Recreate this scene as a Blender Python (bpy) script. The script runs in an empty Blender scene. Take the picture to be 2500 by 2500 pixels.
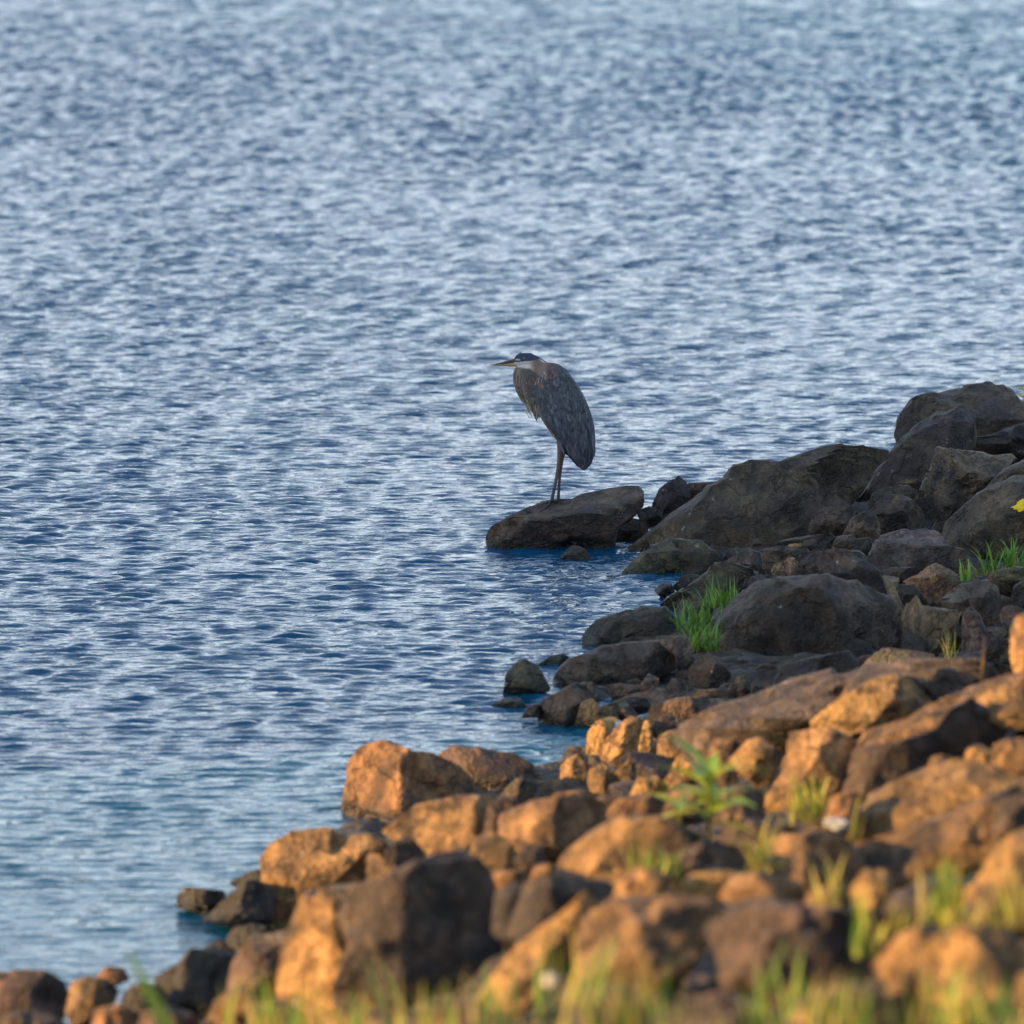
import bpy, math, random
import numpy as np
from mathutils import Vector, Matrix

random.seed(7)
np.random.seed(7)
scene = bpy.context.scene
col = scene.collection

# ------------------------------------------------------------------ camera
CAM_H = 5.27            # eye height above the water, standing on the riprap bank
PITCH = math.radians(7.2)
FPX = 15500.0           # focal length in pixels of a 2500 px wide frame
cam_d = bpy.data.cameras.new('camera')
cam = bpy.data.objects.new('camera', cam_d)
col.objects.link(cam)
cam.location = (0, 0, CAM_H)
cam.rotation_euler = (math.radians(90) - PITCH, 0, 0)
cam_d.sensor_width = 36.0
cam_d.lens = 36.0 * FPX / 2500.0
cam_d.clip_start = 0.5
cam_d.clip_end = 6000
cam_d.dof.use_dof = True
cam_d.dof.focus_distance = 39.6
cam_d.dof.aperture_fstop = 2.85
scene.camera = cam

# ------------------------------------------------------------------ sky, sun, exposure
SUN_DIR = Vector((-0.95, -0.31, 0.0)).normalized()     # horizontal direction towards the sun
SUN_EL = math.radians(14.0)
world = bpy.data.worlds.new('World')
scene.world = world
world.use_nodes = True
wn = world.node_tree
wn.nodes.clear()
w_out = wn.nodes.new('ShaderNodeOutputWorld')
w_bg = wn.nodes.new('ShaderNodeBackground')
w_sky = wn.nodes.new('ShaderNodeTexSky')
w_sky.sky_type = 'NISHITA'
w_sky.sun_disc = False
w_sky.sun_elevation = SUN_EL
w_sky.sun_rotation = math.atan2(SUN_DIR.x, SUN_DIR.y)
w_sky.altitude = 100
w_sky.air_density = 1.0
w_sky.dust_density = 0.6
w_sky.ozone_density = 0.5
w_bg.inputs['Strength'].default_value = 0.15
# a thin, uneven veil of high cloud over the whole sky
w_tc = wn.nodes.new('ShaderNodeTexCoord')
w_map = wn.nodes.new('ShaderNodeMapping'); w_map.inputs['Scale'].default_value = (1.0, 1.0, 3.5)
w_no = wn.nodes.new('ShaderNodeTexNoise'); w_no.inputs['Scale'].default_value = 2.2; w_no.inputs['Detail'].default_value = 6
w_rp = wn.nodes.new('ShaderNodeValToRGB'); w_rp.color_ramp.elements[0].position = 0.42; w_rp.color_ramp.elements[0].color = (0.0, 0.0, 0.0, 1)
w_rp.color_ramp.elements[1].position = 0.72; w_rp.color_ramp.elements[1].color = (0.5, 0.5, 0.5, 1)
w_mx = wn.nodes.new('ShaderNodeMix'); w_mx.data_type = 'RGBA'
w_mx.inputs[7].default_value = (6.0, 6.0, 6.0, 1)
wn.links.new(w_tc.outputs['Generated'], w_map.inputs['Vector']); wn.links.new(w_map.outputs[0], w_no.inputs['Vector'])
wn.links.new(w_no.outputs['Fac'], w_rp.inputs[0])
# the veil is seen edge-on, so it thickens towards the horizon all round
w_sep = wn.nodes.new('ShaderNodeSeparateXYZ'); wn.links.new(w_tc.outputs['Generated'], w_sep.inputs[0])
def w_math(op, a, b_=None):
    x = wn.nodes.new('ShaderNodeMath'); x.operation = op; x.use_clamp = op == 'MAXIMUM'
    for k, v_ in enumerate((a, b_)):
        if v_ is None: continue
        if isinstance(v_, (int, float)): x.inputs[k].default_value = v_
        else: wn.links.new(v_, x.inputs[k])
    return x.outputs[0]
w_hz = w_math('MULTIPLY', w_math('EXPONENT', w_math('MULTIPLY', w_math('ABSOLUTE', w_sep.outputs['Z']), -4.2)), 0.92)
w_fac = w_math('MAXIMUM', w_math('ADD', w_hz, w_math('MULTIPLY', w_rp.outputs[0], 0.15)), 0.0)
wn.links.new(w_fac, w_mx.inputs[0])
wn.links.new(w_sky.outputs['Color'], w_mx.inputs[6])
# dim blue-grey band low down all round, added to darken the far water's reflections
w_band = wn.nodes.new('ShaderNodeMix'); w_band.data_type = 'RGBA'; w_band.inputs[7].default_value = (1.5, 2.3, 3.2, 1)
wn.links.new(w_math('MULTIPLY', w_math('EXPONENT', w_math('MULTIPLY', w_math('ABSOLUTE', w_sep.outputs['Z']), -7.0)), 0.9), w_band.inputs[0])
wn.links.new(w_mx.outputs[2], w_band.inputs[6])
wn.links.new(w_band.outputs[2], w_bg.inputs['Color'])
wn.links.new(w_bg.outputs['Background'], w_out.inputs['Surface'])

sun_d = bpy.data.lights.new('sun', 'SUN')
sun_d.energy = 5.0
sun_d.angle = math.radians(0.5)
sun_d.color = (1.0, 0.57, 0.21)
sun = bpy.data.objects.new('sun', sun_d)
col.objects.link(sun)
to_sun = Vector((SUN_DIR.x * math.cos(SUN_EL), SUN_DIR.y * math.cos(SUN_EL), math.sin(SUN_EL)))
sun.rotation_euler = to_sun.to_track_quat('Z', 'Y').to_euler()
sun.location = to_sun * 60

scene.view_settings.view_transform = 'Standard'
scene.view_settings.look = 'None'
scene.view_settings.gamma = 1.0
scene.view_settings.use_curve_mapping = False
scene.view_settings.exposure = 1.5
scene.cycles.max_bounces = 6
scene.cycles.use_denoising = True

# ------------------------------------------------------------------ helpers
CP, SP = math.cos(PITCH), math.sin(PITCH)
FWD = np.array([0, CP, -SP]); UPV = np.array([0, SP, CP]); RGT = np.array([1.0, 0, 0])
CAM = np.array([0, 0, CAM_H])

def ray(px, py):
    d = FWD + RGT * ((px - 1250) / FPX) + UPV * ((1250 - py) / FPX)
    return d

def at(px, py, Y):
    """world point that stands at distance Y (metres along +y) where the photograph shows pixel (px, py)"""
    d = ray(px, py)
    return CAM + d * (Y / d[1])

def _hash(ix, iy, iz, seed):
    h = (ix * 374761393 + iy * 668265263 + iz * 2147483647 + seed * 1274126177) & 0xFFFFFFFF
    h = ((h ^ (h >> 13)) * 1274126177) & 0xFFFFFFFF
    h = ((h ^ (h >> 15)) * 2246822519) & 0xFFFFFFFF
    return ((h ^ (h >> 16)) & 0xFFFFFF) / float(0xFFFFFF)

def vnoise(p, seed=0):
    """value noise in -1..1 at points p (n, 3)"""
    i = np.floor(p).astype(np.int64)
    f = p - i
    u = f * f * f * (f * (f * 6 - 15) + 10)
    r = 0
    for dx in (0, 1):
        wx = u[:, 0] if dx else 1 - u[:, 0]
        for dy in (0, 1):
            wy = u[:, 1] if dy else 1 - u[:, 1]
            for dz in (0, 1):
                wz = u[:, 2] if dz else 1 - u[:, 2]
                r = r + wx * wy * wz * _hash(i[:, 0] + dx, i[:, 1] + dy, i[:, 2] + dz, seed)
    return r * 2 - 1

def fbm(p, octaves=4, seed=0, gain=0.5):
    r = 0; a = 1.0
    q = p.copy()
    for k in range(octaves):
        r = r + a * vnoise(q, seed + k * 17)
        q = q * 2.03 + 11.3
        a *= gain
    return r

def mesh_from(name, verts, faces, smooth=True):
    me = bpy.data.meshes.new(name)
    verts = np.asarray(verts, dtype=np.float64)
    if isinstance(faces, np.ndarray):
        n, k = faces.shape
        me.vertices.add(len(verts)); me.vertices.foreach_set('co', verts.ravel())
        me.loops.add(n * k); me.loops.foreach_set('vertex_index', faces.ravel().astype(np.int32))
        me.polygons.add(n)
        me.polygons.foreach_set('loop_start', np.arange(0, n * k, k, dtype=np.int32))
        me.update(calc_edges=True)
    else:
        me.from_pydata([tuple(v) for v in verts], [], faces)
    me.polygons.foreach_set('use_smooth', np.full(len(me.polygons), smooth))
    me.update()
    return me

def obj(name, me, mat=None, parent=None, loc=None):
    o = bpy.data.objects.new(name, me)
    col.objects.link(o)
    if mat and me is not None and len(me.materials) == 0:
        me.materials.append(mat)
    if parent: o.parent = parent
    if loc is not None: o.location = tuple(loc)
    return o

def tag(o, label, cat, group=None, kind=None):
    if label: o['label'] = label
    if cat: o['category'] = cat
    if group: o['group'] = group
    if kind: o['kind'] = kind
    return o

def color_attr(me, cols):
    a = me.color_attributes.new('Col', 'FLOAT_COLOR', 'POINT')
    c = np.ones((len(me.vertices), 4)); c[:, :3] = cols
    a.data.foreach_set('color', c.ravel())

# ------------------------------------------------------------------ materials
def new_mat(name):
    m = bpy.data.materials.new(name); m.use_nodes = True
    nt = m.node_tree; nt.nodes.clear()
    out = nt.nodes.new('ShaderNodeOutputMaterial')
    b = nt.nodes.new('ShaderNodeBsdfPrincipled')
    nt.links.new(b.outputs[0], out.inputs['Surface'])
    return m, nt, b

class NT:
    def __init__(s, nt): s.nt = nt
    def n(s, t, **kw):
        x = s.nt.nodes.new(t)
        for k, v in kw.items():
            if k.startswith('i_'):
                key = k[2:]
                key = int(key) if key.isdigit() else key
                x.inputs[key].default_value = v
            else: setattr(x, k, v)
        return x
    def l(s, a, b): s.nt.links.new(a, b)
    def noise(s, vec, scale, detail=4, rough=0.55):
        x = s.n('ShaderNodeTexNoise'); x.inputs['Scale'].default_value = scale
        x.inputs['Detail'].default_value = detail; x.inputs['Roughness'].default_value = rough
        s.l(vec, x.inputs['Vector']); return x.outputs['Fac']
    def ramp(s, fac, *stops):
        r = s.n('ShaderNodeValToRGB'); e = r.color_ramp.elements
        while len(e) < len(stops): e.new(0.5)
        for k, (p, c) in enumerate(stops):
            e[k].position = p
            e[k].color = (c, c, c, 1) if isinstance(c, (int, float)) else (*c, 1)
        s.l(fac, r.inputs[0]); return r.outputs[0]
    def mix(s, fac, a, b, mode='MIX'):
        x = s.n('ShaderNodeMix', data_type='RGBA', blend_type=mode)
        for v, i in ((fac, 0), (a, 6), (b, 7)):
            if isinstance(v, (int, float)): x.inputs[i].default_value = v
            elif isinstance(v, tuple): x.inputs[i].default_value = (*v, 1)
            else: s.l(v, x.inputs[i])
        return x.outputs[2]
    def math(s, op, a, b=None):
        x = s.n('ShaderNodeMath', operation=op)
        for k, v in enumerate((a, b)):
            if v is None: continue
            if isinstance(v, (int, float)): x.inputs[k].default_value = v
            else: s.l(v, x.inputs[k])
        return x.outputs[0]

def rock_material():
    m, nt, b = new_mat('weathered_rock')
    N = NT(nt)
    tc = N.n('ShaderNodeTexCoord'); oi = N.n('ShaderNodeObjectInfo')
    off = N.n('ShaderNodeVectorMath', operation='SCALE')
    N.l(oi.outputs['Random'], off.inputs['Scale']); off.inputs[0].default_value = (37, 53, 71)
    ad = N.n('ShaderNodeVectorMath', operation='ADD')
    N.l(tc.outputs['Object'], ad.inputs[0]); N.l(off.outputs[0], ad.inputs[1])
    v = ad.outputs[0]
    base = oi.outputs['Color']
    big = N.noise(v, 2.2, 5, 0.6)
    mid = N.noise(v, 9.0, 6, 0.65)
    fine = N.noise(v, 60.0, 4, 0.7)
    c = N.mix(N.ramp(big, (0.32, 0.0), (0.68, 1.0)), N.mix(1.0, base, (0.36, 0.35, 0.37), 'MULTIPLY'), N.mix(1.0, base, (1.6, 1.48, 1.3), 'MULTIPLY'))
    c = N.mix(0.9, c, N.ramp(mid, (0.3, 0.2), (0.72, 0.85)), 'OVERLAY')
    c = N.mix(0.85, c, N.ramp(fine, (0.3, 0.15), (0.7, 0.9)), 'OVERLAY')
    # lichen and droppings: small pale and rusty spots, patchy
    vor = N.n('ShaderNodeTexVoronoi'); vor.inputs['Scale'].default_value = 13.0
    dn = N.n('ShaderNodeTexNoise'); dn.inputs['Scale'].default_value = 30; dn.inputs['Detail'].default_value = 3; N.l(v, dn.inputs['Vector'])
    dv = N.n('ShaderNodeVectorMath', operation='MULTIPLY_ADD'); N.l(dn.outputs['Color'], dv.inputs[0]); dv.inputs[1].default_value = (0.075, 0.075, 0.075); N.l(v, dv.inputs[2])
    N.l(dv.outputs[0], vor.inputs['Vector'])
    spots = N.ramp(vor.outputs['Distance'], (0.12, 1.0), (0.24, 0.0))
    patch = N.ramp(N.noise(v, 3.1, 3), (0.52, 0.0), (0.60, 1.0))
    brk = N.ramp(N.noise(v, 45, 3), (0.45, 0.0), (0.55, 1.0))
    f1 = N.math('MULTIPLY', N.math('MULTIPLY', spots, patch), brk)
    f1 = N.math('MULTIPLY', f1, 0.6)
    c = N.mix(f1, c, (0.42, 0.40, 0.36))
    stain = N.ramp(N.noise(v, 5.5, 6, 0.7), (0.40, 0.75), (0.50, 0.0))
    c = N.mix(stain, c, (0.012, 0.012, 0.014))
    rust = N.ramp(N.noise(v, 4.3, 5, 0.65), (0.66, 0.0), (0.74, 0.55))
    c = N.mix(rust, c, (0.30, 0.155, 0.06))
    # wet, algae-dark band just above the water line
    geo = N.n('ShaderNodeNewGeometry'); sep = N.n('ShaderNodeSeparateXYZ')
    N.l(geo.outputs['Position'], sep.inputs[0])
    wl = N.math('ADD', sep.outputs['Z'], N.math('MULTIPLY', N.math('SUBTRACT', big, 0.5), 0.10))
    wet = N.ramp(N.math('MULTIPLY', wl, 4.0), (0.16, 1.0), (0.38, 0.0))
    c = N.mix(wet, c, N.mix(1.0, c, (0.42, 0.50, 0.44), 'MULTIPLY'))
    N.l(c, b.inputs['Base Color'])
    ro = N.mix(wet, (0.74, 0.74, 0.74), (0.26, 0.26, 0.26))
    N.l(ro, b.inputs['Roughness'])
    b.inputs['Specular IOR Level'].default_value = 0.5
    h1 = N.math('MULTIPLY', mid, 1.0)
    crack = N.ramp(N.math('ABSOLUTE', N.math('SUBTRACT', N.noise(v, 3.4, 6, 0.6), 0.5)), (0.0, 0.0), (0.022, 1.0))
    h = N.math('ADD', h1, N.math('MULTIPLY', fine, 0.32))
    h = N.math('ADD', h, N.math('MULTIPLY', crack, 0.45))
    bp = N.n('ShaderNodeBump'); bp.inputs['Strength'].default_value = 1.0
    bp.inputs['Distance'].default_value = 0.05
    N.l(h, bp.inputs['Height']); N.l(bp.outputs[0], b.inputs['Normal'])
    return m

def attr_mat(name, rough=0.7, transl=0.0, spec=0.3, bump=None):
    m, nt, b = new_mat(name); N = NT(nt)
    a = N.n('ShaderNodeAttribute', attribute_name='Col')
    tc = N.n('ShaderNodeTexCoord')
    c = N.mix(0.35, a.outputs['Color'], N.ramp(N.noise(tc.outputs['Object'], 90 if bump else 25, 3), (0.3, 0.3), (0.7, 0.75)), 'OVERLAY')
    N.l(c, b.inputs['Base Color'])
    b.inputs['Roughness'].default_value = rough
    b.inputs['Specular IOR Level'].default_value = spec
    if bump:
        bp = N.n('ShaderNodeBump'); bp.inputs['Strength'].default_value = 0.6; bp.inputs['Distance'].default_value = bump
        N.l(N.noise(tc.outputs['Object'], 130, 3), bp.inputs['Height']); N.l(bp.outputs[0], b.inputs['Normal'])
    if transl:
        out = [x for x in nt.nodes if x.type == 'OUTPUT_MATERIAL'][0]
        t = N.n('ShaderNodeBsdfTranslucent'); N.l(c, t.inputs['Color'])
        ms = N.n('ShaderNodeMixShader'); ms.inputs[0].default_value = transl
        N.l(b.outputs[0], ms.inputs[1]); N.l(t.outputs[0], ms.inputs[2]); N.l(ms.outputs[0], out.inputs['Surface'])
    return m

def plain_mat(name, c, rough=0.7, spec=0.3, var=0.3, scale=20):
    m, nt, b = new_mat(name); N = NT(nt)
    tc = N.n('ShaderNodeTexCoord')
    k = N.noise(tc.outputs['Object'], scale, 4)
    cc = N.mix(N.ramp(k, (0.3, 0.0), (0.7, 1.0)), tuple(x * (1 - var) for x in c), tuple(min(1, x * (1 + var)) for x in c))
    N.l(cc, b.inputs['Base Color'])
    b.inputs['Roughness'].default_value = rough
    b.inputs['Specular IOR Level'].default_value = spec
    return m

M_ROCK = rock_material()
M_GRASS = attr_mat('grass_blades', 0.55, 0.35)
M_PLUM = attr_mat('heron_plumage', 0.75, 0.0, 0.2, bump=0.004)
M_FEATHER = attr_mat('heron_feathers', 0.65, 0.0, 0.25)
# ------------------------------------------------------------------ land and water
SH_Y = np.array([-60, 0, 10, 16, 22, 25.5, 27, 29.4, 31, 32.6, 34, 36, 38, 39.2, 40, 41.5, 45.5, 50, 70, 140.])
SH_X = np.array([-24, -8.5, -6, -4.0, -2.45, -1.5, -1.2, -1.05, -0.35, 0.45, 0.15, 0.45, 1.0, 0.75, 0.5, 1.2, 2.7, 4.2, 10, 40.])
SL_Y = np.array([-60, 22, 28, 31, 34, 40, 43, 140.])
SL_K = np.array([0.40, 0.37, 0.34, 0.21, 0.125, 0.12, 0.15, 0.25])

def ground_z(x, y):
    d = x - np.interp(y, SH_Y, SH_X)
    k = np.interp(y, SL_Y, SL_K)
    z = np.where(d > 0, k * d, 0.30 * d) - 0.05
    return np.clip(z, -2.5, 5.2)

def grid_mesh(name, xs, ys, zf):
    X, Y = np.meshgrid(xs, ys)
    Z = zf(X.ravel(), Y.ravel())
    v = np.stack([X.ravel(), Y.ravel(), Z], 1)
    nx, ny = len(xs), len(ys)
    i = (np.arange(ny - 1)[:, None] * nx + np.arange(nx - 1)[None, :]).ravel()
    f = np.stack([i, i + 1, i + nx + 1, i + nx], 1)
    return mesh_from(name, v, f)

# water: one sheet, finely waved where it can be seen, flat far out
rng = np.random.RandomState(11)
ROWS = [22.5]
while ROWS[-1] < 126: ROWS.append(ROWS[-1] * (1 + 0.00074))
ROWS = np.array(ROWS)
NC = 270
t = np.linspace(-1, 1, NC)
HALF = 0.088 * ROWS + 0.6
X = (HALF[:, None] * t[None, :]); Y = np.repeat(ROWS[:, None], NC, 1)
gust = fbm(np.stack([X.ravel() / 3.2, Y.ravel() / 11.0, 0 * X.ravel()], 1), 3, 3).reshape(X.shape)
gust2 = fbm(np.stack([X.ravel() / 0.9 + 40, Y.ravel() / 3.0, 0 * X.ravel()], 1), 2, 9).reshape(X.shape)
amp = np.clip(0.97 + 0.15 * gust + 0.07 * gust2, 0.30, 1.6)
amp *= np.interp(ROWS, [22, 26, 31, 36, 150], [0.22, 0.27, 0.60, 1.0, 1.0])[:, None]
dy = (ROWS * 0.00074)[:, None]
Z = np.zeros_like(X); DX = np.zeros_like(X)
NW = 130
lam = np.exp(rng.uniform(np.log(0.09), np.log(0.8), NW))
ang = rng.normal(math.radians(-97), math.radians(19), NW)
wgt = np.exp(-(np.log(lam / 0.135) / 0.45) ** 2)
wgt /= np.sqrt((wgt ** 2).sum())
SLOPE = 0.23
keep = np.zeros((len(ROWS), 1))
for k in range(NW):
    vis = np.clip(lam[k] / (2.4 * dy * max(0.3, abs(math.sin(ang[k])))) - 0.8, 0, 1)
    keep += (wgt[k] * vis) ** 2
amp = amp * np.clip(1 / np.sqrt(keep), 1, 3.0) * np.interp(ROWS, [45, 75, 105], [1.0, 1.5, 2.3])[:, None]
for k in range(NW):
    kk = 2 * math.pi / lam[k]
    s = SLOPE * wgt[k] * math.sqrt(2)
    ph = rng.uniform(0, 2 * math.pi)
    kx, ky = kk * math.cos(ang[k]), kk * math.sin(ang[k])
    vis = np.clip(lam[k] / (2.4 * dy * max(0.3, abs(math.sin(ang[k])))) - 0.8, 0, 1)
    a = (s / kk) * amp * vis
    w = kx * X + ky * Y + ph
    Z += a * np.sin(w)
Z += 0.15 * Z * np.abs(Z) / 0.02          # crests a little sharper than troughs
far_amp = np.clip((ROWS - 72) / 38, 0, 1)[:, None]      # open water further out is choppier
lam2 = np.exp(rng.uniform(np.log(0.36), np.log(0.85), 40)); ang2 = rng.normal(math.radians(-95), math.radians(22), 40)
for k in range(40):
    kk = 2 * math.pi / lam2[k]
    Z += (0.21 * math.sqrt(2.0 / 40) / kk) * far_amp * np.sin(kk * math.cos(ang2[k]) * X + kk * math.sin(ang2[k]) * Y + rng.uniform(0, 6.28))
edge = np.clip((1 - np.abs(t)) / 0.03, 0, 1)[None, :] * np.clip((ROWS - 22.5) / 1.0, 0, 1)[:, None] * np.clip((ROWS[-1] - ROWS) / 5, 0, 1)[:, None]
Z *= edge
nr = len(ROWS)
verts = np.stack([X.ravel(), Y.ravel(), Z.ravel()], 1)
i = (np.arange(nr - 1)[:, None] * NC + np.arange(NC - 1)[None, :]).ravel()
faces = np.stack([i, i + 1, i + NC + 1, i + NC], 1)
n0 = len(verts)
a0, b0, a1, b1 = 0, NC - 1, (nr - 1) * NC, nr * NC - 1
far = 5000.0
extra = np.array([[-far, -far, 0], [far, -far, 0], [far, far, 0], [-far, far, 0]])
verts = np.concatenate([verts, extra])
big = [[n0, n0 + 1, b0, a0], [n0 + 1, n0 + 2, b1, b0], [n0 + 2, n0 + 3, a1, b1], [n0 + 3, n0, a0, a1]]
faces = np.concatenate([faces, np.array(big)])
m_w, nt, b = new_mat('lake_water'); N = NT(nt)
b.inputs['Base Color'].default_value = (0.001, 0.050, 0.115, 1)
b.inputs['Roughness'].default_value = 0.025
b.inputs['IOR'].default_value = 1.333
b.inputs['Specular IOR Level'].default_value = 0.5
geo = N.n('ShaderNodeNewGeometry')
mp = N.n('ShaderNodeMapping'); mp.inputs['Scale'].default_value = (0.5, 1.0, 1.0); N.l(geo.outputs['Position'], mp.inputs['Vector'])
h = N.math('ADD', N.noise(mp.outputs[0], 10.0, 3, 0.55), N.math('MULTIPLY', N.noise(mp.outputs[0], 3.4, 2, 0.5), 1.2))
bp = N.n('ShaderNodeBump'); bp.inputs['Strength'].default_value = 0.75; bp.inputs['Distance'].default_value = 0.03
N.l(h, bp.inputs['Height']); N.l(bp.outputs[0], b.inputs['Normal'])
me_w = mesh_from('lake_water', verts, faces)
water = obj('lake_water', me_w, m_w)
tag(water, 'rippled blue lake water', None, kind='structure')
# ------------------------------------------------------------------ rocks
import bmesh
_ico = {}
def ico(sub):
    if sub not in _ico:
        bm = bmesh.new(); bmesh.ops.create_icosphere(bm, subdivisions=sub, radius=1.0)
        _ico[sub] = (np.array([v.co[:] for v in bm.verts]), np.array([[v.index for v in f.verts] for f in bm.faces]))
        bm.free()
    return _ico[sub]

def polar_outline(poly, th):
    """distance from the origin to the polygon in each direction th"""
    p = np.asarray(poly); q = np.roll(p, -1, 0)
    R = np.zeros_like(th)
    d = np.stack([np.cos(th), np.sin(th)], 1)
    for a, b_ in zip(p, q):
        e = b_ - a
        den = d[:, 0] * (-e[1]) + d[:, 1] * e[0]
        ok = np.abs(den) > 1e-12
        den = np.where(ok, den, 1)
        tt = (a[0] * (-e[1]) + a[1] * e[0]) / den
        s = (d[:, 0] * a[1] - d[:, 1] * a[0]) / den
        hit = ok & (tt > 0) & (s >= -1e-6) & (s <= 1 + 1e-6)
        R = np.where(hit & (tt > R), tt, R)
    return R

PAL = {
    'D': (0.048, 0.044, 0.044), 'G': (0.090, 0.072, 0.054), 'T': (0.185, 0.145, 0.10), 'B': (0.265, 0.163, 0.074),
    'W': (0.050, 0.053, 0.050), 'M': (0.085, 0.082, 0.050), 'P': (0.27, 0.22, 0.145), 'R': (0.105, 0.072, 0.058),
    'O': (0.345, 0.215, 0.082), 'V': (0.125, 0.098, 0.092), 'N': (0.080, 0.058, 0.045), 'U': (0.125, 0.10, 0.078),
}  # light partly put into these tones: sunlit stones lifted, shaded ones lowered
rock_count = 0
BASES = []
def rock(label, Y, outline, colr, facets=None, T=None, ext=0.22, sub=4, rough=1.0, strata=0.0, name='rock', group=None, cat='rock', box=3.4):
    """a stone whose outline is the one seen from the bank; it has its own depth, facets and rough surface"""
    global rock_count
    rock_count += 1
    rs = np.random.RandomState(1000 + rock_count)
    poly = np.array(outline, float)
    y0, y1 = poly[:, 1].min(), poly[:, 1].max()
    cx = (poly[:, 0].min() + poly[:, 0].max()) / 2
    # area centroid
    x, y = poly[:, 0], poly[:, 1]; xn, yn = np.roll(x, -1), np.roll(y, -1)
    A = (x * yn - xn * y).sum() / 2
    if abs(A) > 1e-6:
        cx = ((x + xn) * (x * yn - xn * y)).sum() / (6 * A); cy = ((y + yn) * (x * yn - xn * y)).sum() / (6 * A)
    else: cy = (y0 + y1) / 2
    if Y < 29.5:                         # the slabs of the near bank overlap each other
        poly[:, 0] = cx + (poly[:, 0] - cx) * 1.10; poly[:, 1] = cy + (poly[:, 1] - cy) * 1.07
    BASES.append(tuple(at(cx, y1, Y - 0.1)))
    # carry the foot of the stone on below what can be seen of it
    low = poly[:, 1] > cy
    poly[low, 1] += (poly[low, 1] - cy) / max(1e-6, (y1 - cy)) * ext * (y1 - y0)
    C = at(cx, cy, Y)
    d = ray(cx, cy); d = d / np.linalg.norm(d)
    bb = -d; aa = np.array([1.0, 0, 0]); aa = aa - bb * aa.dot(bb); aa /= np.linalg.norm(aa)
    cc = np.cross(aa, -bb); cc = cc if cc[2] > 0 else -cc
    px2m = np.linalg.norm(C - CAM) / FPX / np.linalg.norm(ray(cx, cy)) * 1.0
    P = np.stack([(poly[:, 0] - cx) * px2m, -(poly[:, 1] - cy) * px2m], 1)
    W = np.ptp(P[:, 0]); H = np.ptp(P[:, 1]); size = math.sqrt(W * H)
    if T is None: T = 0.42 * min(max(W, H * 0.8), 1.7 * H)
    if Y < 32 and box == 3.4: box = 8.0
    U, F = ico(sub)
    th = np.arctan2(U[:, 2], U[:, 0]); rho = np.sqrt(U[:, 0] ** 2 + U[:, 2] ** 2)
    R = polar_outline(P, th)
    rr = rho ** 0.8
    a = R * rr * np.cos(th); c = R * rr * np.sin(th)
    prof = np.clip(1 - rr ** box, 0, 1) ** (1 / box)
    bdep = np.where(U[:, 1] < 0, T * prof, -T * 0.9 * prof)      # U.y<0 looks at the bank side
    front = U[:, 1] < 0
    if facets is None:
        facets = []
        ps0 = rs.uniform(0, 6.28)
        for k in range(rs.randint(6, 9)):
            ps = ps0 + k * 1.3 + rs.uniform(-.4, .4); al = math.radians(rs.uniform(18, 60))
            facets.append((math.sin(al) * math.cos(ps), math.cos(al), math.sin(al) * math.sin(ps), rs.uniform(0.55, 0.82)))
    else:
        facets = list(facets)
        ps0 = rs.uniform(0, 6.28)
        for k in range(5):
            ps = ps0 + k * 1.35 + rs.uniform(-.3, .3); al = math.radians(rs.uniform(32, 66))
            facets.append((math.sin(al) * math.cos(ps), math.cos(al), math.sin(al) * math.sin(ps), rs.uniform(0.72, 0.88)))
    pts = np.stack([a, bdep, c], 1)
    for (na, nb, nc, fr) in facets:
        n = np.array([na, nb, nc], float); n /= np.linalg.norm(n)
        sup = (pts[front] @ n).max()
        lim = (fr * sup - n[0] * a - n[2] * c) / max(0.08, n[1])
        lim = np.maximum(lim, -2.2 * T)
        bdep = np.where(front, np.minimum(bdep, lim), np.minimum(bdep, lim - 0.35 * T * prof))
    pts = np.stack([a, bdep, c], 1)
    # uneven, weathered surface: broad warps, chips, layered ledges
    nrm = pts / (np.linalg.norm(pts, axis=1, keepdims=True) + 1e-9)
    o3 = rs.uniform(0, 100, 3)
    q = pts / size
    disp = 0.016 * fbm(q * 2.2 + o3, 3, 1) + 0.018 * fbm(q * 8 + o3, 4, 2)
    chip = np.clip(fbm(q * 4.3 + o3 + 31, 2, 4) - 0.28, 0, 1)
    disp -= 0.11 * chip
    if strata:
        ax = np.array([-0.25, 0.1, 1.0]) if strata > 0 else np.array([0.8, 0.2, 0.5])
        sh = (q @ ax) * 9 + 1.2 * fbm(q * 2 + o3, 2, 6)
        disp += 0.018 * abs(strata) * np.abs((sh % 1.0) * 2 - 1)
    pts = pts + nrm * (disp * size * rough)[:, None]
    V = pts[:, 0:1] * aa + pts[:, 1:2] * bb + pts[:, 2:3] * cc
    me = mesh_from(name, V, F)
    me.set_sharp_from_angle(angle=math.radians(38))
    o = obj(name, me, M_ROCK, loc=C)
    k = 1 + rs.uniform(-0.10, 0.10, 3) * 0.5 + rs.uniform(-0.12, 0.12)
    base = PAL[colr] if isinstance(colr, str) else colr
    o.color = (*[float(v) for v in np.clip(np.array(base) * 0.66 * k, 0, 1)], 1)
    if group in (SHG, LTG, WTG) and isinstance(colr, str):
        adj = ADJ[colr]; label = label.replace('{}', adj); group = adj + ' ' + group
    tag(o, label, cat, group)
    return o

LIT = (-0.80, 0.58, 0.12); DRK = (0.58, 0.80, -0.05)
def two(fl=0.72, fr=0.62, l=LIT, r=DRK):
    return [(*l, fl), (*r, fr)]

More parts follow.
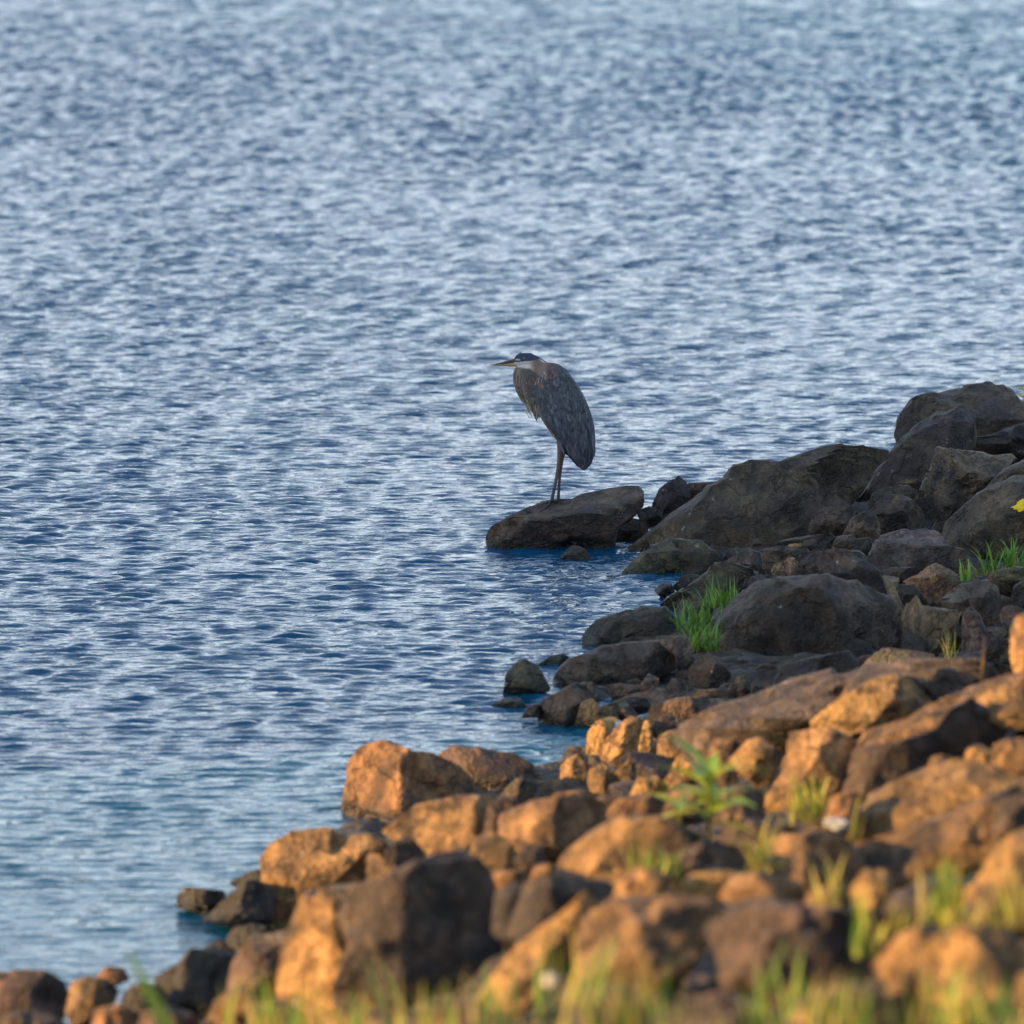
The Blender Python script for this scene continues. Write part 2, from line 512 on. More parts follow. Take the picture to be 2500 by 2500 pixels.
ADJ = {'D': 'slate-black', 'G': 'grey', 'T': 'tan', 'B': 'brown', 'W': 'wet black', 'M': 'mossy', 'P': 'pale', 'R': 'reddish', 'O': 'golden', 'V': 'purplish grey', 'N': 'dark brown', 'U': 'grey-brown'}
SH = 'small {} stone wedged among the shaded boulders of the point'; SHG = 'small stones among the shaded boulders'
LT = 'small {} stone lodged among the rocks of the bank'; LTG = 'small stones on the sunlit bank'
WT = 'small {} stone awash at the edge of the lake'; WTG = 'small wet stones at the water edge'

# --- the point where the heron stands, in shade
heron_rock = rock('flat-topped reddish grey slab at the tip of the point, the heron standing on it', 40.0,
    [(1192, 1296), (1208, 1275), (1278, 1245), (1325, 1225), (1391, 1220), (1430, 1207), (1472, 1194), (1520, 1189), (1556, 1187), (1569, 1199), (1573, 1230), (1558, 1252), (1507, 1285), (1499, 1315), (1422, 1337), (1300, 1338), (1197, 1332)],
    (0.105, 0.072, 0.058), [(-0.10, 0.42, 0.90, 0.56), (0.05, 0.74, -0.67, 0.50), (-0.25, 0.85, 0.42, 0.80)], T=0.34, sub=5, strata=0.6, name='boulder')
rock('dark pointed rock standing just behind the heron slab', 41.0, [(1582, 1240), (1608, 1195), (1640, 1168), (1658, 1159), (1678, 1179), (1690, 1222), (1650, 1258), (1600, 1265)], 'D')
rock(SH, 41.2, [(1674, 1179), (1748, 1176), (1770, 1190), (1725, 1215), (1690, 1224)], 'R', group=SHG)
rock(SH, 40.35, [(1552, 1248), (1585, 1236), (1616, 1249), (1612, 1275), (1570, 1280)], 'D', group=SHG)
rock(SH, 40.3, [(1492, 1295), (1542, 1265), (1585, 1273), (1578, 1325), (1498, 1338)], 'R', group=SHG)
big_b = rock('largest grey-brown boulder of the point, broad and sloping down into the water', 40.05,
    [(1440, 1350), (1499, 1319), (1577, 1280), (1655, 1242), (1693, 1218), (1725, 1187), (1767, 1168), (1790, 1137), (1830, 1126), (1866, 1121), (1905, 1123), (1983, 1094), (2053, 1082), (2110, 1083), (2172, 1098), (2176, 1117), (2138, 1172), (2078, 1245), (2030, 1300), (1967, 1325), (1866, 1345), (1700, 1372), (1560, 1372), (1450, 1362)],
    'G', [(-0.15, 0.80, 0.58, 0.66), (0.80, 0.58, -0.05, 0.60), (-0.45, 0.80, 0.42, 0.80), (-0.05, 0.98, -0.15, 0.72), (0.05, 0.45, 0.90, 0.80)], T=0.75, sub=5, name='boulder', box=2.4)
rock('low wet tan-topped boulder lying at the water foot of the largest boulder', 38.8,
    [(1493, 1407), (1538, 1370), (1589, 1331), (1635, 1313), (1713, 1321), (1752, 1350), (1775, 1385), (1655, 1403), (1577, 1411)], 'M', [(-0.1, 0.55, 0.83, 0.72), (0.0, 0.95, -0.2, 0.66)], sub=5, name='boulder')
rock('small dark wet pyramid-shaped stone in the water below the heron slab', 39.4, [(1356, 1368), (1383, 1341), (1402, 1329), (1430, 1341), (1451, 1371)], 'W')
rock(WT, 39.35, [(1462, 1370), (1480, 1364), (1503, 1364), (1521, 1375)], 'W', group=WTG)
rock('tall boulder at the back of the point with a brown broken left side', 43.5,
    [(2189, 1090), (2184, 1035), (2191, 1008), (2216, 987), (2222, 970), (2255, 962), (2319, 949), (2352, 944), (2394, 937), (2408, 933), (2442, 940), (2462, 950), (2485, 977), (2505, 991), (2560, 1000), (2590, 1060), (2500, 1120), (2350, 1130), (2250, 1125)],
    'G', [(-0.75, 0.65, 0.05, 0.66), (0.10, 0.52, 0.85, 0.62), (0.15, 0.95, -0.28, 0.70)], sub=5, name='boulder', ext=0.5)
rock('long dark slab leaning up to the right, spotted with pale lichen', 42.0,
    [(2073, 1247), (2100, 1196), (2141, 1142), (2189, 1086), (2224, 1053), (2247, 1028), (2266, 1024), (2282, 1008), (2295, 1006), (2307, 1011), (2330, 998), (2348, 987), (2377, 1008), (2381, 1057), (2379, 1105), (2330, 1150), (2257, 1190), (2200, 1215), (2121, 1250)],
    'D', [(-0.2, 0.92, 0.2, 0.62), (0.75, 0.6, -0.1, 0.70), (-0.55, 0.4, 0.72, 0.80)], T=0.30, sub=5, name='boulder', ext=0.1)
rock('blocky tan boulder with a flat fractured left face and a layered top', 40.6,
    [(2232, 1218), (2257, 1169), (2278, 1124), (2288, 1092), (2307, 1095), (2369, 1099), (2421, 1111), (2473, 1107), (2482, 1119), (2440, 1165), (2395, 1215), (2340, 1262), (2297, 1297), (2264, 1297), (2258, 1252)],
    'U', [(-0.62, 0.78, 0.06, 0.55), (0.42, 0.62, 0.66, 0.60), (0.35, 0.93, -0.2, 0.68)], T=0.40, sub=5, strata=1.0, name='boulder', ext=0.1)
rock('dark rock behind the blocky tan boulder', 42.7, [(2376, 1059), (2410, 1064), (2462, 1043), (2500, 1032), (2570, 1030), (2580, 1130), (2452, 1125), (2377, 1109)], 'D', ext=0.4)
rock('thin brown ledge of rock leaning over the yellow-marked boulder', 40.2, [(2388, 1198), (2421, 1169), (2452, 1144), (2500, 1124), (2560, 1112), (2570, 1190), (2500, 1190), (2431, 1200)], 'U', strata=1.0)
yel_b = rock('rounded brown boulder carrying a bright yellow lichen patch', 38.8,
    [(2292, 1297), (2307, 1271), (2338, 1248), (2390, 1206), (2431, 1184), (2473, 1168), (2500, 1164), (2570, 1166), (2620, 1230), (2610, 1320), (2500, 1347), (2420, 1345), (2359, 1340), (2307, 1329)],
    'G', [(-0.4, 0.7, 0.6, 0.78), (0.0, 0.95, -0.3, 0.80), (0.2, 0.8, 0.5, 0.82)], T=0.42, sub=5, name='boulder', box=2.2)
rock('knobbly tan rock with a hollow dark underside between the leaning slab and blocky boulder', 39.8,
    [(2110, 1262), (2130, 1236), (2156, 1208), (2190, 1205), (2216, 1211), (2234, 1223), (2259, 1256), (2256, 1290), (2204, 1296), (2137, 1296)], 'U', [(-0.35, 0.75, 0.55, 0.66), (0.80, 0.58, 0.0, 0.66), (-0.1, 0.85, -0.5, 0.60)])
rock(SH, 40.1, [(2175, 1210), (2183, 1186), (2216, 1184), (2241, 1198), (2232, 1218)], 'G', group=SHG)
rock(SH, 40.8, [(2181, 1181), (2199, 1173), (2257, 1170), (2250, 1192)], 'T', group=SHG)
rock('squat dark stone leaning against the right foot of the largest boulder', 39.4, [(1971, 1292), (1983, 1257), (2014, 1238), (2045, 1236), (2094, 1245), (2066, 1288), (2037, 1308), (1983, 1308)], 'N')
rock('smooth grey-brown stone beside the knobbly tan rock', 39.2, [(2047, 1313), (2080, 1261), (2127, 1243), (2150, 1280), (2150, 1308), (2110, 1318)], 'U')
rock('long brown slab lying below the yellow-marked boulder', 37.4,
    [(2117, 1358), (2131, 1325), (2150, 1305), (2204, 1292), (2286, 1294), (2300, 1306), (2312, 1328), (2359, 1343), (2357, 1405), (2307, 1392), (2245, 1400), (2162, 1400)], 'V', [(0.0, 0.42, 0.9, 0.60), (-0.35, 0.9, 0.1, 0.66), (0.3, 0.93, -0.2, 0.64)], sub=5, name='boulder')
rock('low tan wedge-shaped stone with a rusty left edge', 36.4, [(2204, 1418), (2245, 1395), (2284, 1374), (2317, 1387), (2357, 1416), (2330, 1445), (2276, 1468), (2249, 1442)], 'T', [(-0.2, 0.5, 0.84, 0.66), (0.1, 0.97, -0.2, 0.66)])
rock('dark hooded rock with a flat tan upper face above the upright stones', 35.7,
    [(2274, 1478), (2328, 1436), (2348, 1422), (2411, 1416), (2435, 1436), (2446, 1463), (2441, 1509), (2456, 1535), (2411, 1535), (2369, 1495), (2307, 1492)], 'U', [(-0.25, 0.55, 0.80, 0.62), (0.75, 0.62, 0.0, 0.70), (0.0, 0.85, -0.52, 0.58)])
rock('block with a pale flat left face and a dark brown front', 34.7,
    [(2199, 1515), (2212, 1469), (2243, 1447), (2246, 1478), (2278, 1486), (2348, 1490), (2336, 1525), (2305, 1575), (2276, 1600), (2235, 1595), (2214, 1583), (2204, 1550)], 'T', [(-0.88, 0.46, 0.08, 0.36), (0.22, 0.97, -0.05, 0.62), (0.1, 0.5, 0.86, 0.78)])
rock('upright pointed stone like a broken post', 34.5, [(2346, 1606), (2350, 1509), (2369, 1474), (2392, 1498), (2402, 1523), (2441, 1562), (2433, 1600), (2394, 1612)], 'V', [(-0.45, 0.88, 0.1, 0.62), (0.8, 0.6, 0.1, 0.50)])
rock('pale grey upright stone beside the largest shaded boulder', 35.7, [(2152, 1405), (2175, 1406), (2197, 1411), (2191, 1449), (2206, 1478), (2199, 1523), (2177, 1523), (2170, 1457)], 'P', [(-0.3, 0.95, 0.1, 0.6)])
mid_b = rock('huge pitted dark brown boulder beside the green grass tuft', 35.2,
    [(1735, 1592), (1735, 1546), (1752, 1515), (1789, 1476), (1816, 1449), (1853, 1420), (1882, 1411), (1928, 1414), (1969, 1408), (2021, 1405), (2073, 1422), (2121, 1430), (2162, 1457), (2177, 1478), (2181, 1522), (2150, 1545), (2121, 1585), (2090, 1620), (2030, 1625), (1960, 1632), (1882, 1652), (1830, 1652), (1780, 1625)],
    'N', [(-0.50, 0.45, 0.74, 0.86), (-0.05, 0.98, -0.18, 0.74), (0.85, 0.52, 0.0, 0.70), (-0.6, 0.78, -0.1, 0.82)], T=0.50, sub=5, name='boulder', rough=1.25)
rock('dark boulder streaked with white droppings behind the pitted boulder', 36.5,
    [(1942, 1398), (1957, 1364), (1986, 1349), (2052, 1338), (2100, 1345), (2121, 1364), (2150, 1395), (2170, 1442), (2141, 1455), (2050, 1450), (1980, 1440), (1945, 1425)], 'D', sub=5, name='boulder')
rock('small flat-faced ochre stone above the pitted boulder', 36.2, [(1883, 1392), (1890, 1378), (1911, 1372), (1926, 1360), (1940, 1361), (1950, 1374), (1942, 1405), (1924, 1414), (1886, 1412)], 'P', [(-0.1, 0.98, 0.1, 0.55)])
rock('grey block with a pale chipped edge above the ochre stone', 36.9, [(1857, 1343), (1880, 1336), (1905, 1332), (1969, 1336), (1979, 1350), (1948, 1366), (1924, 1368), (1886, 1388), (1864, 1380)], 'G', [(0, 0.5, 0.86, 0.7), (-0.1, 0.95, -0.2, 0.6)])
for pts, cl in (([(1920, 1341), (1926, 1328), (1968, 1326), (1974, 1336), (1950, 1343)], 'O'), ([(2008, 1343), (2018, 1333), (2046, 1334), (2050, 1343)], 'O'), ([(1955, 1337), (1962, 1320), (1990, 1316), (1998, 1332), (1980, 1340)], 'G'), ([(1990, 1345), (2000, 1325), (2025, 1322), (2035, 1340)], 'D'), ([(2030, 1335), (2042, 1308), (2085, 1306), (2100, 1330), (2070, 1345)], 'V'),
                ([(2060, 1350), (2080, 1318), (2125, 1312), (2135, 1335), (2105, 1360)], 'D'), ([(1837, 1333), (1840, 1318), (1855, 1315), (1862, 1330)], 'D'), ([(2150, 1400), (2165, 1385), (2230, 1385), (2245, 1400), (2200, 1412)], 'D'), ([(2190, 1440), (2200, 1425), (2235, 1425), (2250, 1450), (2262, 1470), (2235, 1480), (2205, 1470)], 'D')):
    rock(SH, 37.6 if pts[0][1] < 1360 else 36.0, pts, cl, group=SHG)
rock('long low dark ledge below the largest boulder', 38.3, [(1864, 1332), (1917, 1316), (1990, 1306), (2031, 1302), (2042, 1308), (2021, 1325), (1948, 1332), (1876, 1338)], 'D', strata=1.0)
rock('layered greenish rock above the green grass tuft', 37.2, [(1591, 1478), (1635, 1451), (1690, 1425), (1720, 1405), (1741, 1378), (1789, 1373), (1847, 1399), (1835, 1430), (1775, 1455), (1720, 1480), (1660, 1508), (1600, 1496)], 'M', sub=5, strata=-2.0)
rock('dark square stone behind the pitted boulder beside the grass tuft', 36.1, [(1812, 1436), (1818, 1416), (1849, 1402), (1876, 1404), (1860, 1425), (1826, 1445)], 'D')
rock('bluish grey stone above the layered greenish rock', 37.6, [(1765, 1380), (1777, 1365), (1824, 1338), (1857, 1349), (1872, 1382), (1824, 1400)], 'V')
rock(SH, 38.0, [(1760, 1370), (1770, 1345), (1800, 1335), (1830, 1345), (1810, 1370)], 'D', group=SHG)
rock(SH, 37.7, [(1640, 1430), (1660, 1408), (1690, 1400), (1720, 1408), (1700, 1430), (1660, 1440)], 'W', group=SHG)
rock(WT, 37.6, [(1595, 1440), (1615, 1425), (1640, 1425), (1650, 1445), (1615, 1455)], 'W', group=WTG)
rock(SH, 36.0, [(1670, 1500), (1690, 1470), (1720, 1465), (1745, 1490), (1730, 1515), (1690, 1520)], 'M', group=SHG)
rock('low mossy black rock running out into the water below the grass tuft', 35.75,
    [(1421, 1576), (1427, 1541), (1459, 1512), (1492, 1502), (1523, 1493), (1562, 1481), (1604, 1483), (1624, 1480), (1640, 1499), (1668, 1525), (1620, 1560), (1536, 1580), (1459, 1582)], 'W', [(-0.1, 0.50, 0.86, 0.74), (0.0, 0.96, -0.2, 0.66), (0.7, 0.7, 0.1, 0.7)], sub=5, name='boulder', strata=0.6)
rock('long smooth grey-brown boulder lying with its end in the shallows', 34.25,
    [(1346, 1655), (1360, 1634), (1394, 1605), (1433, 1595), (1472, 1578), (1536, 1570), (1604, 1562), (1645, 1570), (1660, 1592), (1650, 1632), (1600, 1650), (1565, 1672), (1459, 1676), (1381, 1685), (1350, 1682)], 'U', [(-0.1, 0.62, 0.78, 0.74), (-0.1, 0.96, -0.22, 0.70)], sub=5, name='boulder')
rock('rounded stone with a pale wedge at the inner end of the long boulder', 34.1, [(1605, 1565), (1635, 1553), (1666, 1550), (1686, 1566), (1699, 1605), (1683, 1635), (1658, 1642), (1648, 1600)], 'U', [(0.35, 0.92, 0.1, 0.64), (-0.7, 0.6, 0.3, 0.7)])
rock('round wet greenish rock standing clear in the water beyond the long boulder', 33.9, [(1226, 1680), (1233, 1647), (1258, 1616), (1278, 1607), (1303, 1617), (1326, 1639), (1346, 1675), (1278, 1686)], 'M', [(-0.4, 0.75, 0.5, 0.68), (0.6, 0.8, 0.1, 0.68)])
rock('flat black wet rock in the water behind the round greenish one', 34.9, [(1300, 1624), (1345, 1600), (1379, 1594), (1393, 1608), (1380, 1624)], 'W')
rock('dark wet lump of rock at the mouth of the little bay', 32.9, [(1312, 1735), (1322, 1709), (1355, 1694), (1402, 1668), (1446, 1663), (1487, 1683), (1492, 1700), (1433, 1724), (1395, 1760), (1342, 1768), (1317, 1755)], 'W', [(-0.6, 0.7, 0.4, 0.72), (0.2, 0.75, 0.62, 0.70)], sub=5, name='boulder')
rock('mossy stone with a yellow-green tip at the water edge of the little bay', 32.7, [(1402, 1758), (1418, 1714), (1446, 1704), (1465, 1725), (1523, 1708), (1540, 1722), (1500, 1750), (1455, 1765)], 'M')
rock(WT, 33.4, [(1196, 1718), (1230, 1702), (1268, 1702), (1292, 1720)], 'W', group=WTG, ext=0.6)
rock(WT, 32.9, [(1272, 1740), (1290, 1722), (1318, 1718), (1322, 1740)], 'W', group=WTG, ext=0.6)
rock('smooth flat slab in the hollow below the long boulder', 33.7, [(1462, 1676), (1510, 1668), (1562, 1672), (1572, 1686), (1500, 1704)], 'V')
rock('bent tan stone below the inner end of the long boulder', 33.6, [(1560, 1680), (1583, 1640), (1609, 1655), (1604, 1694), (1628, 1710), (1611, 1730), (1580, 1700)], 'U')
for pts, cl, Y in (([(1672, 1674), (1686, 1625), (1732, 1592), (1756, 1615), (1789, 1648), (1732, 1690)], 'G', 33.9), ([(1688, 1700), (1700, 1683), (1779, 1681), (1785, 1700)], 'U', 33.2), ([(1790, 1712), (1795, 1655), (1815, 1643), (1833, 1660), (1831, 1712)], 'M', 33.4), ([(1827, 1707), (1840, 1672), (1872, 1680), (1880, 1708)], 'G', 33.5),
                   ([(1610, 1702), (1640, 1655), (1675, 1660), (1700, 1690), (1660, 1712)], 'D', 33.5), ([(1640, 1655), (1660, 1638), (1700, 1632), (1710, 1655), (1670, 1665)], 'D', 34.0), ([(1510, 1722), (1540, 1700), (1580, 1705), (1600, 1730), (1550, 1740)], 'D', 33.0), ([(1480, 1740), (1500, 1722), (1540, 1725), (1560, 1745), (1520, 1755)], 'V', 32.7),
                   ([(1770, 1690), (1785, 1668), (1800, 1672), (1800, 1700)], 'V', 33.3), ([(1870, 1700), (1890, 1670), (1930, 1680), (1925, 1710)], 'G', 33.2)):
    rock(SH, Y, pts, cl, group=SHG)
rock('curved rusty brown stone like an arch at the top of the little bay', 32.4, [(1612, 1735), (1622, 1712), (1650, 1704), (1690, 1700), (1728, 1700), (1736, 1720), (1715, 1745), (1640, 1748)], 'R')
rock('dark slab crossed by a thin white vein, under the pitted boulder', 33.7, [(1880, 1665), (1907, 1629), (1938, 1614), (1998, 1600), (2073, 1586), (2096, 1612), (2090, 1650), (1950, 1690), (1890, 1690)], 'D', [(-0.3, 0.75, 0.55, 0.68), (0.35, 0.9, 0.1, 0.66)])
rock('tan-topped greenish stone under the pale-faced block', 33.1, [(2098, 1630), (2125, 1600), (2154, 1582), (2230, 1587), (2277, 1595), (2294, 1622), (2250, 1650), (2110, 1655)], 'M')
rock('black broken stone in the gap between the pitted boulder and pale-faced block', 34.7, [(2137, 1535), (2160, 1527), (2197, 1522), (2206, 1550), (2216, 1585), (2179, 1600), (2150, 1580)], 'D')
rock('grainy brown stone at the foot of the hooded rock', 35.0, [(2438, 1505), (2450, 1480), (2470, 1477), (2500, 1488), (2550, 1500), (2545, 1535), (2480, 1537), (2450, 1525)], 'V')
rock('dark rounded stone to the far side of the hooded rock', 35.7, [(2464, 1465), (2475, 1430), (2500, 1417), (2560, 1422), (2570, 1490), (2490, 1490)], 'D')
rock('mossy stone the bright grass grows behind', 36.2, [(2398, 1415), (2440, 1390), (2480, 1381), (2520, 1388), (2560, 1440), (2470, 1446), (2430, 1436)], 'M')
for pts, cl in (([(2438, 1612), (2445, 1580), (2475, 1573), (2490, 1600), (2480, 1625)], 'M'), ([(2400, 1600), (2420, 1560), (2445, 1560), (2450, 1600)], 'D'), ([(2455, 1570), (2465, 1535), (2490, 1532), (2500, 1570)], 'G'), ([(2285, 1610), (2300, 1590), (2330, 1595), (2345, 1620)], 'D')):
    rock(SH, 33.9, pts, cl, group=SHG)

# --- the sunlit bank in front
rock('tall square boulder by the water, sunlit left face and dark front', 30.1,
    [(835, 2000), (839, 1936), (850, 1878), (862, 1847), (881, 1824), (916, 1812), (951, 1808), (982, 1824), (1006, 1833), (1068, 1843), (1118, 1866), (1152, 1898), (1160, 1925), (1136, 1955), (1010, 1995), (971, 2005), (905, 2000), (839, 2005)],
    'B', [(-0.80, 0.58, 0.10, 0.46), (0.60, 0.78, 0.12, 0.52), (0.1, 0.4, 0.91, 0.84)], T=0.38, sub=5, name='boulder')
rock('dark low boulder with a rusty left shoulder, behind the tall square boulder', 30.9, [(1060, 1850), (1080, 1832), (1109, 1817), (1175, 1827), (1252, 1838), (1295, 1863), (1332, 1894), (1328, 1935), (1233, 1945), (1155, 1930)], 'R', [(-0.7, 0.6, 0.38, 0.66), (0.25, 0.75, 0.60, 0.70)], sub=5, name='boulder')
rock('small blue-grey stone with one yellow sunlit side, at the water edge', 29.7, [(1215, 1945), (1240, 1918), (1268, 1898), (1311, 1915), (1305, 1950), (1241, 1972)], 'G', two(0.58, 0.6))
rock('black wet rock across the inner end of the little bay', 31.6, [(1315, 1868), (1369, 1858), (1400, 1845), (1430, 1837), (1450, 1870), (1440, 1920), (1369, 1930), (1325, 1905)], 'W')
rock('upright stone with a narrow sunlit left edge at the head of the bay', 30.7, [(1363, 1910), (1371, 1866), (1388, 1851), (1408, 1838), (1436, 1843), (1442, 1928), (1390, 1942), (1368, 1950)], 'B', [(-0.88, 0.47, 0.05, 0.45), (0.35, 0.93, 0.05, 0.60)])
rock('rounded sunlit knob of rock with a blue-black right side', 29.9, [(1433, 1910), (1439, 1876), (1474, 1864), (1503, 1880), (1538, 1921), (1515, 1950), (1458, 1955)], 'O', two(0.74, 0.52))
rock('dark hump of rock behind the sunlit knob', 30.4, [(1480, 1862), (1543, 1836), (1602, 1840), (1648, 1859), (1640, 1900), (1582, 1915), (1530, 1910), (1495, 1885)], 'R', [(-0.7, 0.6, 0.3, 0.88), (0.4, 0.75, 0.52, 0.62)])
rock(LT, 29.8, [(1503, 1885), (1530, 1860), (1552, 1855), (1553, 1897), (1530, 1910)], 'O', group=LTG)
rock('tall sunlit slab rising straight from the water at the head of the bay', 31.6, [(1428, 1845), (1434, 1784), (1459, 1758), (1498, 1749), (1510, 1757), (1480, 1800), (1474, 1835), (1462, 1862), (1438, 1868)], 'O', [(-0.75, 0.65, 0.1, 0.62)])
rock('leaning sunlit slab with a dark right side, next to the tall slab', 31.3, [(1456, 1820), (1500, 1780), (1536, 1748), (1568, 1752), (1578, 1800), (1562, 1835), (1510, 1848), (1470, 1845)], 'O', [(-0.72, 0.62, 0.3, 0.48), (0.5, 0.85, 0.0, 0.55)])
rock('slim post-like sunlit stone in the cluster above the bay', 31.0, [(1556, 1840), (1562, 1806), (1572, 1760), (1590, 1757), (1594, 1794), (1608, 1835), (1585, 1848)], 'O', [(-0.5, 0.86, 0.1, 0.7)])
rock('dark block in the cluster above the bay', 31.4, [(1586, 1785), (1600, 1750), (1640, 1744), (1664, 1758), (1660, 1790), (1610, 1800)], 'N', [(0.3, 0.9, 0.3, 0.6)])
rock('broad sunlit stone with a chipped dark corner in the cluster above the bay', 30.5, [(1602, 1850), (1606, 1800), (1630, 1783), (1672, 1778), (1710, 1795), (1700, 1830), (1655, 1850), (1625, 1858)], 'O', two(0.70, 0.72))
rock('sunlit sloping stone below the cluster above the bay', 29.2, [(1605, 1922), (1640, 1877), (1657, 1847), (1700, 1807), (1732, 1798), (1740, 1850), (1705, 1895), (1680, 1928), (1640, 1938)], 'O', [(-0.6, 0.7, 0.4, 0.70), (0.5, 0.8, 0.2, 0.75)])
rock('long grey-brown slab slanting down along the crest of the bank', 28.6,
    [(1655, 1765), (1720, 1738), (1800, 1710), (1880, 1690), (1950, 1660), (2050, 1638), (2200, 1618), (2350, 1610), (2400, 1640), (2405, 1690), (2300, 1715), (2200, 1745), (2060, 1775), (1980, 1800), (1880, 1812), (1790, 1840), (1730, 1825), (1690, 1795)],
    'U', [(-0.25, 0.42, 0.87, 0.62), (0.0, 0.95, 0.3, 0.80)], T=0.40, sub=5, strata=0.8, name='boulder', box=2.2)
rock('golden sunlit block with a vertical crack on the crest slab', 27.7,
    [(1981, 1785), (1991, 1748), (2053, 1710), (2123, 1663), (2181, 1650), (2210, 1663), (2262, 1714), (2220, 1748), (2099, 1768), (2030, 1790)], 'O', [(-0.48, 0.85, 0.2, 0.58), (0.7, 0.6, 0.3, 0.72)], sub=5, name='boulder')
rock('three-cornered rock beside the golden cracked block, coloured dark for its shaded face', 27.9, [(2196, 1655), (2250, 1640), (2313, 1631), (2373, 1658), (2340, 1690), (2275, 1718), (2237, 1692)], 'G', [(0.55, 0.8, 0.15, 0.5)])  # right-facing shade on the block, built as a darker stone
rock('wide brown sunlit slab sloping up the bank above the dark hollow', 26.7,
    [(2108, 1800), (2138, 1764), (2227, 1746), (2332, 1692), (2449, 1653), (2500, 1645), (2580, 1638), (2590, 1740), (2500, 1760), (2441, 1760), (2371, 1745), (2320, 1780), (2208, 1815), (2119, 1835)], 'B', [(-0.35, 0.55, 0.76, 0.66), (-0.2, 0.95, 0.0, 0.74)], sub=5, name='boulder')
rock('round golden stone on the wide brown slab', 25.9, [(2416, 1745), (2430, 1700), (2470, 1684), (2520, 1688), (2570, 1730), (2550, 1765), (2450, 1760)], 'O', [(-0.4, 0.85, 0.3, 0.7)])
rock('big boulder forming the dark hollow of the bank, coloured dark for its shaded side', 25.9,
    [(2080, 1895), (2099, 1828), (2208, 1808), (2309, 1776), (2318, 1729), (2360, 1713), (2410, 1738), (2445, 1780), (2430, 1815), (2332, 1855), (2255, 1895), (2138, 1945), (2100, 1930)], 'N', [(0.55, 0.80, -0.25, 0.42), (0.2, 0.9, -0.4, 0.6)], sub=5, name='boulder', T=0.35)  # dark colour stands for the shade on its right-facing side
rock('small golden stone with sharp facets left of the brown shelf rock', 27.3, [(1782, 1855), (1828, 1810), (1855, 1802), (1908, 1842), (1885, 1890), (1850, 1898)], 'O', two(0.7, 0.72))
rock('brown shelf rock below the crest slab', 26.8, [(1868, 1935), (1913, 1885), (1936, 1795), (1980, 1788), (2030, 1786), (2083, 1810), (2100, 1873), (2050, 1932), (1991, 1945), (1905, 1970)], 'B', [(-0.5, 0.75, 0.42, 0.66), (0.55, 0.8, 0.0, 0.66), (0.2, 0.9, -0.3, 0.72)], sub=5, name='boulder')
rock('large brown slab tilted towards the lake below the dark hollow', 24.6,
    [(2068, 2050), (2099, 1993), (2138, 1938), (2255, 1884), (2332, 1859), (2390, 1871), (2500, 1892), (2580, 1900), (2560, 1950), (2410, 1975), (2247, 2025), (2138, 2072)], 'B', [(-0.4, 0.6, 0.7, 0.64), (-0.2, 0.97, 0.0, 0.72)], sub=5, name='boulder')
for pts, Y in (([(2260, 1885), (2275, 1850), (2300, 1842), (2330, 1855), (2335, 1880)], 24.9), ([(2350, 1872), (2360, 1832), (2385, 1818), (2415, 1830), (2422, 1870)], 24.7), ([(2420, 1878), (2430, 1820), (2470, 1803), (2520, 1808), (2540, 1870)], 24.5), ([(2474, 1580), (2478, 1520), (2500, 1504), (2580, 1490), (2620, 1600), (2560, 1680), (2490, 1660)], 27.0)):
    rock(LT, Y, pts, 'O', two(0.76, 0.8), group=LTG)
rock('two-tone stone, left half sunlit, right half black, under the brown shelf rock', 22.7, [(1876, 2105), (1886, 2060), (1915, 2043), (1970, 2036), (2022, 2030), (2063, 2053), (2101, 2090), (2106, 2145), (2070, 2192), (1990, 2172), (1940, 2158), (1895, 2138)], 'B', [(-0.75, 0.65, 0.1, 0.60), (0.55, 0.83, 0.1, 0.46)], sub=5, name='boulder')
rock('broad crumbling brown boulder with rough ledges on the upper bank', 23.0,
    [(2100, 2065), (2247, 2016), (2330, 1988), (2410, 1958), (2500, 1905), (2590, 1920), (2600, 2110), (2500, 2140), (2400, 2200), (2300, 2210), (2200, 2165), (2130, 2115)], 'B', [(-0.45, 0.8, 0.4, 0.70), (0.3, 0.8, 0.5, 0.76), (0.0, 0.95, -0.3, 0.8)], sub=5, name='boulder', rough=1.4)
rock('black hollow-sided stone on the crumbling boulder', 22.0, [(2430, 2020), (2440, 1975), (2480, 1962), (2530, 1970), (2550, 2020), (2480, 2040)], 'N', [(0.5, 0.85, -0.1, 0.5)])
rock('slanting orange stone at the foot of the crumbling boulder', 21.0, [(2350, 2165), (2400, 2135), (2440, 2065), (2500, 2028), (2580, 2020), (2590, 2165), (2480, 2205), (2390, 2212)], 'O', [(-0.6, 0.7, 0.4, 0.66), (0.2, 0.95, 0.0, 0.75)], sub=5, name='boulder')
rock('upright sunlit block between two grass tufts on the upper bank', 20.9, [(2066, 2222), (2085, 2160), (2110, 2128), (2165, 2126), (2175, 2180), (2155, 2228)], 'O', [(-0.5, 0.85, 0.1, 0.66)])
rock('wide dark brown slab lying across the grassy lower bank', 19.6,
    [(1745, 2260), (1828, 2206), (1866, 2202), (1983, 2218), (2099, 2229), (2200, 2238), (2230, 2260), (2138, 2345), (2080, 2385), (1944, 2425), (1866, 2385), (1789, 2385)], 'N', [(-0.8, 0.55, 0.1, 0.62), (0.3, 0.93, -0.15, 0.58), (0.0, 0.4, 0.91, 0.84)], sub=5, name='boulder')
rock('large squarish orange block above the bottom grass', 18.1, [(2247, 2340), (2293, 2284), (2352, 2268), (2449, 2280), (2490, 2324), (2484, 2392), (2390, 2440), (2313, 2500), (2262, 2470)], 'O', [(-0.42, 0.88, 0.2, 0.62), (0.6, 0.75, 0.2, 0.80)], sub=5, name='boulder')
